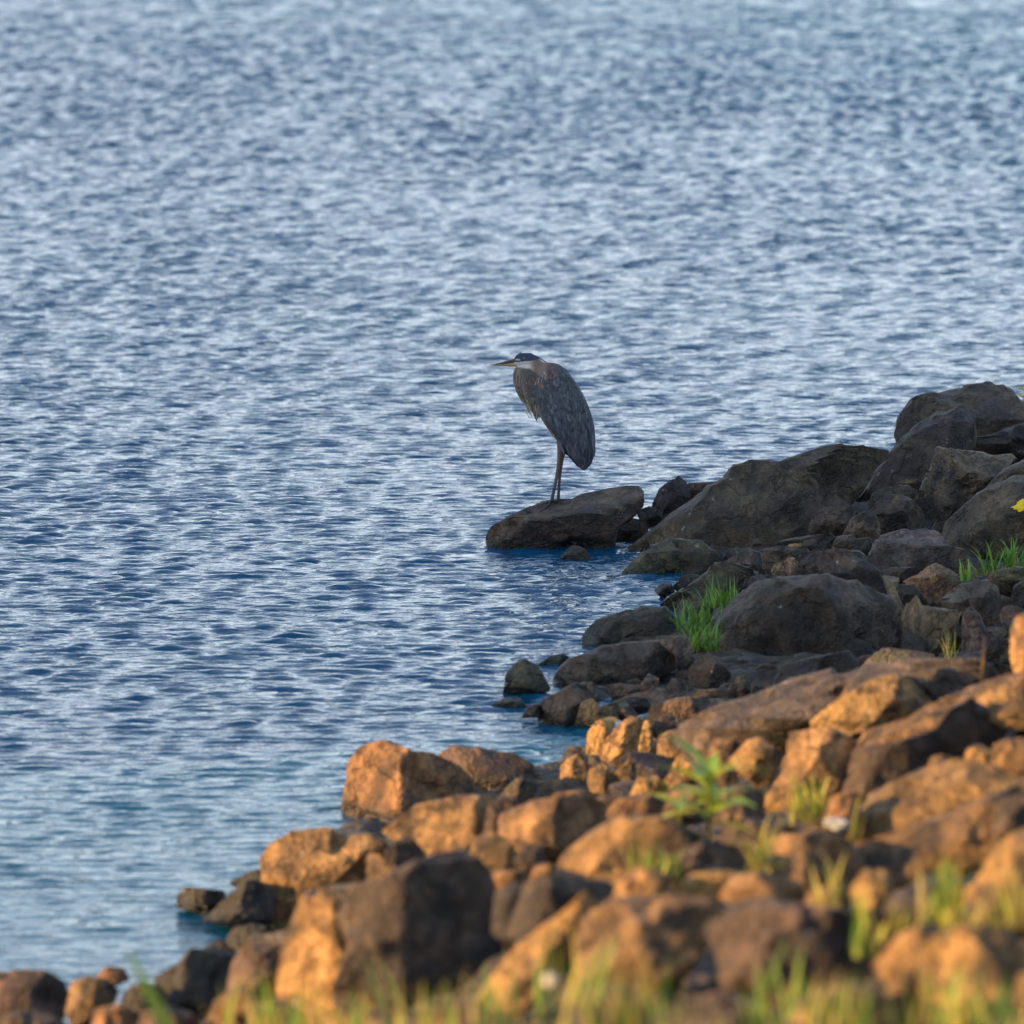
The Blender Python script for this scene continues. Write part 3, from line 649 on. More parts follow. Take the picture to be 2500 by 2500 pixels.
rock('brown stone beside the squarish orange block', 18.7, [(2138, 2345), (2200, 2280), (2270, 2252), (2305, 2275), (2270, 2325), (2240, 2385), (2180, 2385)], 'B', two(0.72, 0.76))
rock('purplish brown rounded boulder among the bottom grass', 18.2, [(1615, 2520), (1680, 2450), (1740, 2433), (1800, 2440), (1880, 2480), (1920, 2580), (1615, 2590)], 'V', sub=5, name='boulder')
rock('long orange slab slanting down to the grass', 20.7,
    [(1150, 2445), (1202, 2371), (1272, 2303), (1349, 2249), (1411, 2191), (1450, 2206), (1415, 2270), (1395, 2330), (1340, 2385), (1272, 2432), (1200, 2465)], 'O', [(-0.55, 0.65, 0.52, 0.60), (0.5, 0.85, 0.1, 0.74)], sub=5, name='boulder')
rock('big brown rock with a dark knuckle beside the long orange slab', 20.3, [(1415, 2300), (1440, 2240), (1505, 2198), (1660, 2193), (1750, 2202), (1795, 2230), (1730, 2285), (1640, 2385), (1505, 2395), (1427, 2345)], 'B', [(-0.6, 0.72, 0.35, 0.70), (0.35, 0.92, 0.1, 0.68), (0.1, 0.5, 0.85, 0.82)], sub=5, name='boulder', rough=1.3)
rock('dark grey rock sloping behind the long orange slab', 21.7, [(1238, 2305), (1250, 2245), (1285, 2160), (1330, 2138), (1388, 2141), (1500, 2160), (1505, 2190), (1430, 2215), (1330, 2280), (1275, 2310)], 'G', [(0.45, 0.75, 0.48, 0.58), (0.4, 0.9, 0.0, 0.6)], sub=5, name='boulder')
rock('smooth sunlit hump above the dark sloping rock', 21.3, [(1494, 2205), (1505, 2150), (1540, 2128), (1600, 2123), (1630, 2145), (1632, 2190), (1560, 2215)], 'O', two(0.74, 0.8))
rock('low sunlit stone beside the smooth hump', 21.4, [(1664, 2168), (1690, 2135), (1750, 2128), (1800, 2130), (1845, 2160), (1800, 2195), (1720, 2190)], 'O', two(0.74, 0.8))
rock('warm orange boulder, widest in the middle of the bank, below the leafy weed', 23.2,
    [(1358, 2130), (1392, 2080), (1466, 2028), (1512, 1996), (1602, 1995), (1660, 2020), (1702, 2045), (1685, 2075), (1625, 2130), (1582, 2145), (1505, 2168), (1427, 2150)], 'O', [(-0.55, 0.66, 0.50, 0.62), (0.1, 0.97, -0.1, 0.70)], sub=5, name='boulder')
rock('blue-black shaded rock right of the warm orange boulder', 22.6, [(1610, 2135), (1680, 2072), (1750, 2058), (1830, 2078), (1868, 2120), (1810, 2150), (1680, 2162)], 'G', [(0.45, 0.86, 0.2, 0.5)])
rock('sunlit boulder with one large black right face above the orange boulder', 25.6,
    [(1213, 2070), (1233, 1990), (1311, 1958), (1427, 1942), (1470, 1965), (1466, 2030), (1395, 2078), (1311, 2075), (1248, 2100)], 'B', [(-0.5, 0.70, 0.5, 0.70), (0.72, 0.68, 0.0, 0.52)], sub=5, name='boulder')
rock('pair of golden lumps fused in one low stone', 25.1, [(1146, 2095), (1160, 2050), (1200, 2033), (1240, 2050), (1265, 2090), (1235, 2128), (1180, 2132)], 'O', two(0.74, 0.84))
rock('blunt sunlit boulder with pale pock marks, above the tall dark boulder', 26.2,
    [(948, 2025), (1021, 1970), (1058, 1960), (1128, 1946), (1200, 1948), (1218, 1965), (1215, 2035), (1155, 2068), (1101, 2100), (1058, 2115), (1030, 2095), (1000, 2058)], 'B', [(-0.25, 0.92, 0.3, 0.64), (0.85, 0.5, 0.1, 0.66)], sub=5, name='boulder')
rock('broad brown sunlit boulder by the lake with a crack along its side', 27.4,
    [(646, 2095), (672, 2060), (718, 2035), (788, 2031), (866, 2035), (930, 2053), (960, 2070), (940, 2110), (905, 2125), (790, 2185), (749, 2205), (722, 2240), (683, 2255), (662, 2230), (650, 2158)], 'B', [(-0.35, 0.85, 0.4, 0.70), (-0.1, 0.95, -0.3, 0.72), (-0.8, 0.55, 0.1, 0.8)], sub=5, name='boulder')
rock('tall sunlit pillar-like boulder against the tall dark boulder', 23.2, [(690, 2345), (722, 2245), (749, 2194), (827, 2174), (885, 2168), (905, 2200), (878, 2300), (840, 2400), (810, 2500), (700, 2510), (686, 2420)], 'O', [(-0.62, 0.76, 0.1, 0.60)], sub=5, name='boulder', ext=0.1)
rock('tall dark boulder with its whole broad face in shade', 22.9,
    [(830, 2240), (880, 2170), (940, 2150), (1000, 2120), (1060, 2100), (1128, 2090), (1163, 2128), (1184, 2142), (1197, 2255), (1206, 2325), (1175, 2380), (1100, 2450), (950, 2480), (850, 2460), (828, 2400), (866, 2300)],
    'N', [(0.55, 0.83, -0.05, 0.50), (0.3, 0.6, 0.74, 0.80)], sub=5, name='boulder', ext=0.1)
rock('sunlit forked stone on top of the tall dark boulder', 25.1, [(898, 2172), (903, 2090), (925, 2083), (950, 2128), (990, 2118), (1042, 2088), (1048, 2110), (1000, 2158), (950, 2172)], 'O', [(-0.6, 0.75, 0.2, 0.7)])
rock('small black stone above the forked sunlit one', 25.6, [(932, 2095), (960, 2058), (1000, 2043), (1038, 2085), (1005, 2118), (960, 2128)], 'N', [(0.4, 0.88, 0.1, 0.5)])
rock('small half-lit stone standing alone in the shallows', 27.6, [(435, 2210), (440, 2180), (460, 2167), (500, 2171), (540, 2175), (555, 2202), (500, 2220)], 'W', two(0.6, 0.6))
rock('dark stone in the shallows with a sunlit slanting edge', 27.2, [(502, 2232), (560, 2190), (590, 2160), (620, 2152), (650, 2165), (668, 2200), (660, 2236), (580, 2242)], 'W', [(-0.72, 0.6, 0.36, 0.55), (0.4, 0.9, 0.1, 0.6)])
rock(WT, 28.1, [(562, 2152), (610, 2130), (650, 2118), (665, 2140), (655, 2165), (600, 2165)], 'W', group=WTG)
rock('wet glistening stone between the shallows and the pillar-like boulder', 26.0, [(553, 2295), (575, 2265), (620, 2257), (662, 2270), (670, 2295), (620, 2308), (580, 2310)], 'W', [(-0.6, 0.75, 0.3, 0.7)])
rock('flat tan slab at the foot of the pillar-like boulder', 25.5, [(590, 2312), (627, 2281), (690, 2280), (720, 2290), (720, 2318), (640, 2328)], 'T', [(-0.1, 0.5, 0.86, 0.62)])
rock(WT, 26.1, [(492, 2315), (536, 2294), (582, 2300), (570, 2322)], 'W', group=WTG)
rock('black boulder with a bright left corner at the water edge', 24.5, [(388, 2385), (435, 2356), (467, 2320), (525, 2316), (574, 2336), (585, 2380), (535, 2420), (510, 2460), (399, 2468), (390, 2416)], 'W', [(-0.82, 0.55, 0.12, 0.62), (0.4, 0.9, 0.1, 0.55)], sub=5, name='boulder')
rock('brown half-lit boulder beside the black water-edge boulder', 24.0, [(572, 2350), (600, 2310), (640, 2316), (705, 2308), (725, 2350), (700, 2410), (600, 2430), (560, 2405)], 'R', two(0.75, 0.66))
for pts, cl, Y in (([(164, 2460), (178, 2400), (215, 2386), (260, 2393), (285, 2420), (275, 2445), (222, 2488), (185, 2488)], 'B', 24.4), ([(-40, 2405), (0, 2378), (60, 2370), (110, 2373), (150, 2400), (170, 2445), (120, 2490), (0, 2490), (-40, 2470)], 'R', 25.0), ([(232, 2390), (260, 2360), (300, 2363), (315, 2388), (280, 2398)], 'B', 25.2), ([(300, 2470), (310, 2415), (350, 2398), (390, 2410), (400, 2460)], 'W', 24.3),
                   ([(495, 2510), (530, 2440), (600, 2400), (680, 2368), (715, 2390), (655, 2450), (590, 2505)], 'B', 23.4), ([(215, 2530), (235, 2465), (285, 2450), (325, 2470), (330, 2530)], 'B', 23.2), ([(330, 2530), (350, 2470), (420, 2462), (480, 2480), (490, 2530)], 'R', 23.0), ([(-30, 2540), (0, 2480), (80, 2470), (150, 2490), (180, 2540)], 'G', 23.5), ([(590, 2540), (620, 2455), (690, 2440), (740, 2480), (740, 2540)], 'R', 22.0)):
    rock('%s stone in the row along the near water edge' % ADJ[cl], Y, pts, cl, two(0.72, 0.66) if cl != 'W' else two(0.6, 0.6), group=ADJ[cl] + ' stones along the near water edge')
for pts, cl, Y in (([(1180, 2030), (1195, 1960), (1225, 1955), (1240, 2030), (1210, 2050)], 'N', 26.0), ([(1255, 2100), (1280, 2062), (1320, 2065), (1330, 2100), (1290, 2118)], 'N', 24.8), ([(1290, 2150), (1310, 2112), (1360, 2110), (1380, 2145), (1330, 2160)], 'O', 23.6), ([(1180, 2150), (1195, 2130), (1270, 2125), (1300, 2150), (1240, 2175)], 'B', 23.8), ([(1200, 2260), (1210, 2180), (1260, 2160), (1290, 2200), (1260, 2280)], 'D', 22.2),
                   ([(1620, 1980), (1640, 1935), (1690, 1925), (1740, 1945), (1735, 1990), (1670, 2000)], 'B', 26.0), ([(1735, 1985), (1755, 1930), (1810, 1915), (1860, 1935), (1865, 1990), (1800, 2005)], 'R', 25.4), ([(1720, 1930), (1730, 1885), (1770, 1870), (1800, 1895), (1800, 1930)], 'O', 27.0), ([(1755, 2080), (1775, 2010), (1860, 2000), (1935, 2020), (1960, 2065), (1880, 2085)], 'N', 24.2), ([(1960, 2030), (1985, 1975), (2040, 1955), (2080, 1985), (2075, 2035), (2020, 2045)], 'N', 24.9),
                   ([(2010, 2005), (2030, 1950), (2080, 1925), (2105, 1950), (2090, 2000)], 'B', 24.4), ([(1750, 2200), (1790, 2140), (1870, 2130), (1950, 2155), (1960, 2205), (1850, 2215)], 'B', 21.2), ([(1960, 2225), (1975, 2180), (2030, 2170), (2075, 2195), (2075, 2230)], 'B', 20.6), ([(2150, 2250), (2180, 2185), (2260, 2190), (2340, 2215), (2330, 2260), (2240, 2270)], 'V', 19.8), ([(2350, 2270), (2380, 2215), (2440, 2205), (2520, 2215), (2540, 2280)], 'B', 19.2),
                   ([(1480, 1990), (1510, 1950), (1570, 1940), (1630, 1960), (1630, 2000), (1540, 2010)], 'B', 27.0), ([(1540, 1935), (1560, 1900), (1600, 1895), (1630, 1920), (1610, 1945)], 'O', 28.6), ([(1440, 1990), (1450, 1950), (1490, 1940), (1530, 1960), (1520, 1995)], 'R', 27.4), ([(1340, 1960), (1360, 1935), (1430, 1930), (1460, 1950), (1430, 1975)], 'B', 28.2), ([(1190, 1965), (1210, 1945), (1250, 1945), (1280, 1965), (1240, 1980)], 'R', 28.2),
                   ([(1730, 1850), (1745, 1805), (1790, 1800), (1815, 1830), (1790, 1860)], 'B', 28.0), ([(2480, 2440), (2490, 2380), (2540, 2370), (2570, 2440)], 'B', 17.5), ([(1400, 2480), (1430, 2420), (1500, 2400), (1570, 2430), (1580, 2490)], 'G', 18.6), ([(1930, 2480), (1980, 2425), (2080, 2400), (2160, 2430), (2190, 2490), (2060, 2510)], 'B', 18.0), ([(2150, 2480), (2170, 2400), (2220, 2390), (2250, 2440), (2240, 2490)], 'B', 18.2), ([(1000, 2560), (1030, 2480), (1130, 2455), (1230, 2480), (1260, 2560)], 'B', 19.0), ([(780, 2580), (800, 2490), (880, 2470), (960, 2500), (980, 2580)], 'B', 19.6)):
    rock(LT, Y, pts, cl, two(0.74, 0.70), group=LTG)

# ------------------------------------------------------------------ the ground follows the feet of the stones
BX = np.array(BASES)
def ground_fit(x, y):
    x = np.asarray(x, float); y = np.asarray(y, float)
    g = ground_z(x, y)
    near = (y > 8) & (y < 55) & (np.abs(x) < 9)
    xr, yr = x[near], y[near]
    w_s = np.full(len(xr), 0.25); r_s = np.zeros(len(xr))
    for (bx, by, bz) in BASES:
        r = bz - ground_z(np.array([bx]), np.array([by]))[0]
        w_ = np.exp(-((xr - bx) ** 2 / 0.30 + (yr - by) ** 2 / 1.2))
        w_s += w_; r_s += w_ * r
    g[near] += r_s / w_s - np.where(yr > 31.5, 0.17, 0.10)
    d = x - np.interp(y, SH_Y, SH_X)
    g = np.where(d > 0.25, np.maximum(g, np.minimum(0.02 + 0.03 * d, 0.12)), g)
    g = np.where((y > 23.5) & (y < 31.5), np.minimum(g, 0.42 * d + 0.02), g)
    return g

def gz(x, y):
    z = ground_fit(x, y)
    p = np.stack([x, y, 0 * x], 1)
    return z + np.where(z > -0.3, 0.07, 0.0) * fbm(p * 4.0, 4, 5)

xs = np.concatenate([[-3000, -400, -90, -40, -20, -12], np.arange(-8, 9, 0.12), [10, 14, 20, 40, 100, 400, 3000]])
ys = np.concatenate([[-3000, -300, -60, -20, 0, 6], np.arange(9, 52, 0.12), [54, 60, 70, 90, 140, 400, 3000]])
m_g, nt, b = new_mat('shore_gravel'); N = NT(nt)
geo = N.n('ShaderNodeNewGeometry'); v = geo.outputs['Position']
vo = N.n('ShaderNodeTexVoronoi'); vo.inputs['Scale'].default_value = 16; N.l(v, vo.inputs['Vector'])
c = N.mix(N.noise(v, 6, 5), (0.016, 0.014, 0.013), (0.055, 0.045, 0.036))
bw = N.n('ShaderNodeRGBToBW'); N.l(vo.outputs['Color'], bw.inputs[0])
c = N.mix(0.8, c, N.ramp(bw.outputs[0], (0.2, 0.15), (0.8, 0.85)), 'OVERLAY')
N.l(c, b.inputs['Base Color']); b.inputs['Roughness'].default_value = 0.9
bp = N.n('ShaderNodeBump'); bp.inputs['Strength'].default_value = 1.0; bp.inputs['Distance'].default_value = 0.05; bp.invert = True
N.l(vo.outputs['Distance'], bp.inputs['Height']); N.l(bp.outputs[0], b.inputs['Normal'])
ground = obj('shore_ground', grid_mesh('shore_ground', xs, ys, gz), m_g)
tag(ground, 'dark gravelly ground of the bank between the rocks', None, kind='structure')

# --- loose stones filling the gaps, copies of a few shapes
random.seed(21)
protos = []
for k in range(8):
    rs = np.random.RandomState(500 + k)
    U, F = ico(5)
    R = np.full(len(U), 9.0)
    for j in range(11):
        n = rs.normal(size=3); n /= np.linalg.norm(n)
        dd = rs.uniform(0.5, 0.95)
        R = np.minimum(R, dd / np.maximum(0.05, U @ n))
    R = np.minimum(R, 1.25)
    V = U * R[:, None] * np.array([1.0, rs.uniform(.7, 1.0), rs.uniform(.5, .8)])
    V = V + U * (0.035 * fbm(U * 3.6 + k * 9, 4, k))[:, None]
    protos.append(mesh_from('stone', V, F)); protos[-1].set_sharp_from_angle(angle=math.radians(38))
    protos[-1].materials.append(M_ROCK)
def filler(x, y, r, cl, label, group, name='stone'):
    o = bpy.data.objects.new(name, random.choice(protos)); col.objects.link(o)
    z = float(ground_fit([x], [y])[0])
    o.location = (x, y, z + r * 0.18)
    o.rotation_euler = (random.uniform(-.5, .5), random.uniform(-.5, .5), random.uniform(0, 6.28))
    o.scale = (r * random.uniform(.85, 1.2), r * random.uniform(.8, 1.15), r * random.uniform(.7, 1.1))
    kk = random.uniform(0.75, 1.2)
    o.color = (*[v * kk * 0.66 for v in PAL[cl]], 1)
    tag(o, label.replace('{}', ADJ[cl]), 'stone', ADJ[cl] + ' ' + group)
n = 0
while n < 250:
    y = random.uniform(32.3, 44); x = np.interp(y, SH_Y, SH_X) + random.uniform(-0.15, 3.2)
    if abs(x) > 0.083 * y: continue
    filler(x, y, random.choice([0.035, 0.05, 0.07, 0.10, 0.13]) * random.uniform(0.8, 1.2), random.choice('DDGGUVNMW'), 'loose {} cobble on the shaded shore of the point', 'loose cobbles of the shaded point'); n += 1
n = 0
while n < 40:
    y = random.uniform(16, 31.5); x = np.interp(y, SH_Y, SH_X) + random.uniform(-0.1, 5.5)
    if abs(x) > 0.085 * y: continue
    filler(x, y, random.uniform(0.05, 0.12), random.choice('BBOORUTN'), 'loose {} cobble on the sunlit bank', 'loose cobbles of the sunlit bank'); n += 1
# ------------------------------------------------------------------ the heron
bpy.context.view_layer.update()
dg = bpy.context.evaluated_depsgraph_get()
def hit(px, py, only=None):
    """first surface (of one object or of the scene) seen at a pixel"""
    d = Vector(ray(px, py)).normalized()
    if only is not None:
        mi = only.matrix_world.inverted()
        ok, loc, nor, _ = only.ray_cast(mi @ Vector(CAM), (mi.to_3x3() @ d).normalized())
        return (only.matrix_world @ loc, nor) if ok else (None, None)
    ok, loc, nor, *_ = scene.ray_cast(dg, Vector(CAM), d)
    return (loc, nor) if ok else (None, None)

foot, _ = hit(1352, 1229, heron_rock)
if foot is None: foot = Vector(at(1352, 1226, 39.9))
HY = foot.y
HS = float(np.linalg.norm(at(1352, 1226, HY) - at(1353, 1226, HY)))     # metres per photo pixel at the heron
HO = Vector(at(1352, 1226, HY))

def zp(zx, zy, b=0.0):
    """heron sketch coordinates (enlarged drawing) to local metres; b is towards the viewer, in drawing units"""
    return np.array([(1150 + zx / 3.864 - 1352) * HS, -b / 3.864 * HS, -(820 + zy / 3.864 - 1226) * HS])

class Shell:
    def __init__(s): s.v = []; s.f = []
    def loft(s, rings, cap=True):
        n = len(rings[0]); b0 = len(s.v)
        for r in rings: s.v.extend(r)
        for i in range(len(rings) - 1):
            for j in range(n):
                s.f.append((b0 + i * n + j, b0 + i * n + (j + 1) % n, b0 + (i + 1) * n + (j + 1) % n, b0 + (i + 1) * n + j))
        if cap:
            s.f.append(tuple(b0 + j for j in range(n))[::-1])
            s.f.append(tuple(b0 + (len(rings) - 1) * n + j for j in range(n)))
    def tube(s, pts, rad, n=10):
        rings = []
        pts = [np.array(p, float) for p in pts]
        for i, p in enumerate(pts):
            t = pts[min(i + 1, len(pts) - 1)] - pts[max(i - 1, 0)]; t /= np.linalg.norm(t) + 1e-9
            u = np.cross(t, [0, 1, 0.13]); u /= np.linalg.norm(u) + 1e-9
            w = np.cross(t, u)
            rings.append([p + rad[i] * (math.cos(a) * u + math.sin(a) * w) for a in np.linspace(0, 2 * math.pi, n, endpoint=False)])
        s.loft(rings)

NR = 28
def hslice(zy, xl, xr, hw, sq=2.3, b0=0.0):
    c, r = (xl + xr) / 2, (xr - xl) / 2
    out = []
    for a in np.linspace(0, 2 * math.pi, NR, endpoint=False):
        ca, sa = math.cos(a), math.sin(a)
        ex = 2 / sq
        out.append(zp(c + r * math.copysign(abs(ca) ** ex, ca), zy, b0 + hw * math.copysign(abs(sa) ** ex, sa)))
    return out
def vslice(zx, yt, yb, hw):
    c, r = (yt + yb) / 2, (yb - yt) / 2
    return [zp(zx, c + r * math.cos(a), hw * math.sin(a)) for a in np.linspace(0, 2 * math.pi, NR, endpoint=False)]

TORSO = [(248, 700, 780, 22), (256, 668, 812, 42), (275, 640, 850, 64), (300, 612, 885, 84), (360, 590, 935, 108), (450, 580, 1000, 124), (550, 582, 1060, 130), (650, 600, 1105, 130), (720, 622, 1130, 125), (790, 668, 1150, 116), (850, 708, 1164, 106), (940, 785, 1171, 90), (1000, 826, 1173, 78), (1080, 880, 1172, 62), (1130, 935, 1162, 50), (1200, 985, 1133, 34), (1245, 1028, 1098, 17), (1268, 1056, 1076, 6)]
NECK = [(262, 470, 600, 30), (280, 432, 640, 46), (300, 410, 662, 58), (350, 393, 690, 70), (430, 395, 700, 76), (530, 428, 700, 76), (610, 474, 700, 66), (680, 545, 690, 46), (725, 600, 680, 22)]
HEAD = [(402, 212, 270, 10), (430, 172, 282, 22), (470, 150, 288, 29), (510, 142, 296, 33), (560, 151, 318, 35), (610, 180, 350, 38), (650, 218, 380, 44), (690, 250, 400, 52), (735, 270, 420, 60)]
sh = Shell()
sh.loft([hslice(*r) for r in TORSO])
sh.loft([hslice(*r, 2.1) for r in NECK])
sh.loft([vslice(*r) for r in HEAD])
def lp(x, y, b=0.0):      # leg drawing (another enlargement) to drawing units of the body
    return zp((1280 + x / 8.78 - 1150) * 3.864, (1040 + y / 8.78 - 820) * 3.864, b)
px = HS / 8.78
FB, RB = 26.0, -22.0
leg_f = [(760, 150), (765, 330), (758, 480), (748, 700), (722, 900), (690, 1100), (645, 1320), (605, 1500), (590, 1600)]
leg_r = [(800, 200), (815, 420), (828, 570), (812, 690), (790, 850), (763, 1050), (748, 1250), (736, 1450), (728, 1600)]
rw = [95, 72, 56, 46, 41, 38, 36, 38, 42]
sh.tube([lp(x, y, FB * (0.6 + 0.4 * i / 8)) for i, (x, y) in enumerate(leg_f)], [r * px for r in rw])
sh.tube([lp(x, y, RB * (0.6 + 0.4 * i / 8)) for i, (x, y) in enumerate(leg_r)], [r * px * (0.9 if i != 2 else 1.15) for i, r in enumerate(rw)])
def toe(path, r0=20, r1=9):
    n = len(path)
    pts_ = []
    for (x_, y_, b_) in path:
        loc, nor = hit(1280 + x_ / 8.78, 1040 + y_ / 8.78, heron_rock)
        q_ = lp(x_, y_, b_)
        if loc is not None and x_ != path[0][0]: q_ = np.array(loc - HO) + np.array(nor) * 0.005
        pts_.append(q_)
    sh.tube(pts_, [px * (r0 + (r1 - r0) * i / (n - 1)) for i in range(n)], 8)
toe([(590, 1590, 26), (560, 1650, 40), (500, 1720, 70), (420, 1790, 105), (300, 1865, 140)], 26, 11)
toe([(590, 1590, 26), (500, 1640, 30), (380, 1690, 34), (250, 1735, 38)], 24, 10)
toe([(590, 1595, 26), (680, 1625, 40), (760, 1640, 52), (840, 1632, 60)], 24, 10)
toe([(728, 1585, -22), (820, 1590, -14), (920, 1585, -8), (1030, 1578, -4)], 24, 10)
toe([(728, 1585, -22), (660, 1600, -26), (560, 1625, -34), (440, 1650, -40)], 24, 10)
me = mesh_from('heron_body', np.array(sh.v), sh.f)
tmp = obj('tmp_body', me)
md = tmp.modifiers.new('remesh', 'REMESH'); md.mode = 'VOXEL'; md.voxel_size = 0.0034; md.adaptivity = 0
sm = tmp.modifiers.new('smooth', 'SMOOTH'); sm.factor = 0.5; sm.iterations = 3
bpy.context.view_layer.update()
ev = tmp.evaluated_get(bpy.context.evaluated_depsgraph_get())
body_me = bpy.data.meshes.new_from_object(ev)
bpy.data.objects.remove(tmp)
body_me.name = 'body'
co = np.zeros(len(body_me.vertices) * 3); body_me.vertices.foreach_get('co', co); co = co.reshape(-1, 3)
ZX = (co[:, 0] / HS + 1352 - 1150) * 3.864; ZY = (-co[:, 2] / HS + 1226 - 820) * 3.864; ZB = -co[:, 1] / HS * 3.864

def smooth(e0, e1, x):
    t = np.clip((x - e0) / (e1 - e0), 0, 1); return t * t * (3 - 2 * t)
def mixc(c, col_, w): return c * (1 - w[:, None]) + np.array(col_) * w[:, None]
def plumage(ZX, ZY, ZB):
    P3 = np.stack([ZX, ZY, ZB], 1)
    c = np.tile(np.array([0.064, 0.074, 0.090]), (len(ZX), 1))
    axis = (ZX - 740) * 0.33 + (ZY - 300) * 0.94           # along the back
    c *= (1 + 0.25 * fbm(P3 / np.array([22., 60., 40.]), 3, 3))[:, None]
    c = mixc(c, (0.045, 0.048, 0.062), smooth(820, 1150, ZY) * 0.8)
    c = mixc(c, (0.115, 0.075, 0.070), smooth(90, 20, np.hypot((ZX - 730) * 0.7, ZY - 290)) * 0.75)
    for (rx, ry) in ((775, 350), (645, 440)): c = mixc(c, (0.17, 0.085, 0.05), smooth(30, 8, np.hypot(ZX - rx, ZY - ry)))
    # neck: grey brown, streaked tan in front
    neck = smooth(30, -20, ZX - np.interp(ZY, [250, 400, 600, 730], [700, 610, 605, 640])) * smooth(255, 290, ZY) * smooth(760, 700, ZY)
    c = mixc(c, (0.080, 0.074, 0.076), neck)
    fr = np.interp(ZY, [270, 300, 350, 430, 530, 610, 680, 725], [470, 410, 393, 395, 428, 474, 545, 600])
    st = smooth(150, 30, ZX - fr) * neck
    streak = np.clip(0.5 + 1.1 * vnoise(np.stack([(ZX - fr) / 9, ZY / 55, ZB / 9], 1), 8), 0, 1)
    c = mixc(c, (0.25, 0.205, 0.155), st * (0.08 + 0.85 * streak) * 0.8)
    c = mixc(c, (0.10, 0.055, 0.045), st * (streak < 0.25) * smooth(330, 400, ZY) * 0.6)
    # belly edge
    belly = smooth(34, 8, ZX - np.interp(ZY, [720, 790, 850, 940], [622, 668, 708, 785])) * smooth(735, 780, ZY) * smooth(960, 930, ZY)
    c = mixc(c, (0.34, 0.25, 0.18), belly)
    # head
    hd = smooth(735, 690, ZX) * smooth(430, 330, ZY + (ZX < 560) * 0) * (ZY < np.interp(ZX, [400, 480, 560, 640, 735], [290, 292, 305, 360, 410]))
    c = mixc(c, (0.17, 0.125, 0.105), hd)
    face = hd * smooth(610, 530, ZX) * smooth(0, 18, np.interp(ZX, [400, 480, 560, 640], [294, 296, 312, 350]) - ZY + 14 * vnoise(P3 / 14.0, 5))
    c = mixc(c, (0.44, 0.42, 0.38), face)
    crown = hd * (ZY < np.interp(ZX, [400, 440, 480, 560, 620, 650], [238, 240, 232, 226, 218, 200])) * smooth(660, 630, ZX)
    c = mixc(c, (0.035, 0.050, 0.085), crown)
    c = mixc(c, (0.60, 0.64, 0.66), hd * smooth(10, 4, np.abs(ZY - (146 + 0.0009 * (ZX - 520) ** 2))) * smooth(470, 485, ZX) * smooth(575, 550, ZX))
    c = mixc(c, (0.38, 0.40, 0.36), hd * smooth(9, 4, np.abs(ZY - 216)) * smooth(415, 425, ZX) * smooth(470, 455, ZX))
    # legs
    leg = smooth(985, 1010, ZY) * (ZX < np.interp(ZY, [985, 1040, 1100, 1200, 1800], [835, 872, 893, 900, 1000]))
    c = mixc(c, (0.115, 0.088, 0.076), leg)
    c = mixc(c, (0.060, 0.055, 0.060), leg * smooth(1200, 1500, ZY))
    return c
color_attr(body_me, plumage(ZX, ZY, ZB))
body_me.polygons.foreach_set('use_smooth', np.full(len(body_me.polygons), True))
body_me.materials.clear()
heron = obj('heron', None, loc=HO)
tag(heron, 'grey-blue heron standing hunched on the flat rock slab, bill pointing over the lake', 'heron')
obj('body', body_me, M_PLUM, heron)

# feathers: overlapping blades laid on the wings
def feather_mesh(items):
    V, Fc, Cc = [], [], []
    for (p, d, nrm, L, W, c, curl) in items:
        d = d / np.linalg.norm(d); s = np.cross(d, nrm); s /= np.linalg.norm(s) + 1e-9
        b0 = len(V)
        K = 5
        for k in range(K):
            t = k / (K - 1)
            w = W * (0.55 + 1.3 * t) * (1 - t ** 3.2) if t < 1 else 0.0
            mid = p + d * L * t + nrm * (0.0016 + curl * t * t)
            cc = c * (1.15 - 0.35 * t) if k else c * 0.8
            V += [mid - s * w * 0.5 - nrm * 0.0008, mid + nrm * 0.0012, mid + s * w * 0.5 - nrm * 0.0008]
            Cc += [cc * 0.8, cc * 1.25, cc * 0.9]
        for k in range(K - 1):
            a = b0 + k * 3
            Fc += [(a, a + 1, a + 4, a + 3), (a + 1, a + 2, a + 5, a + 4)]
    return np.array(V), Fc, np.array(Cc)

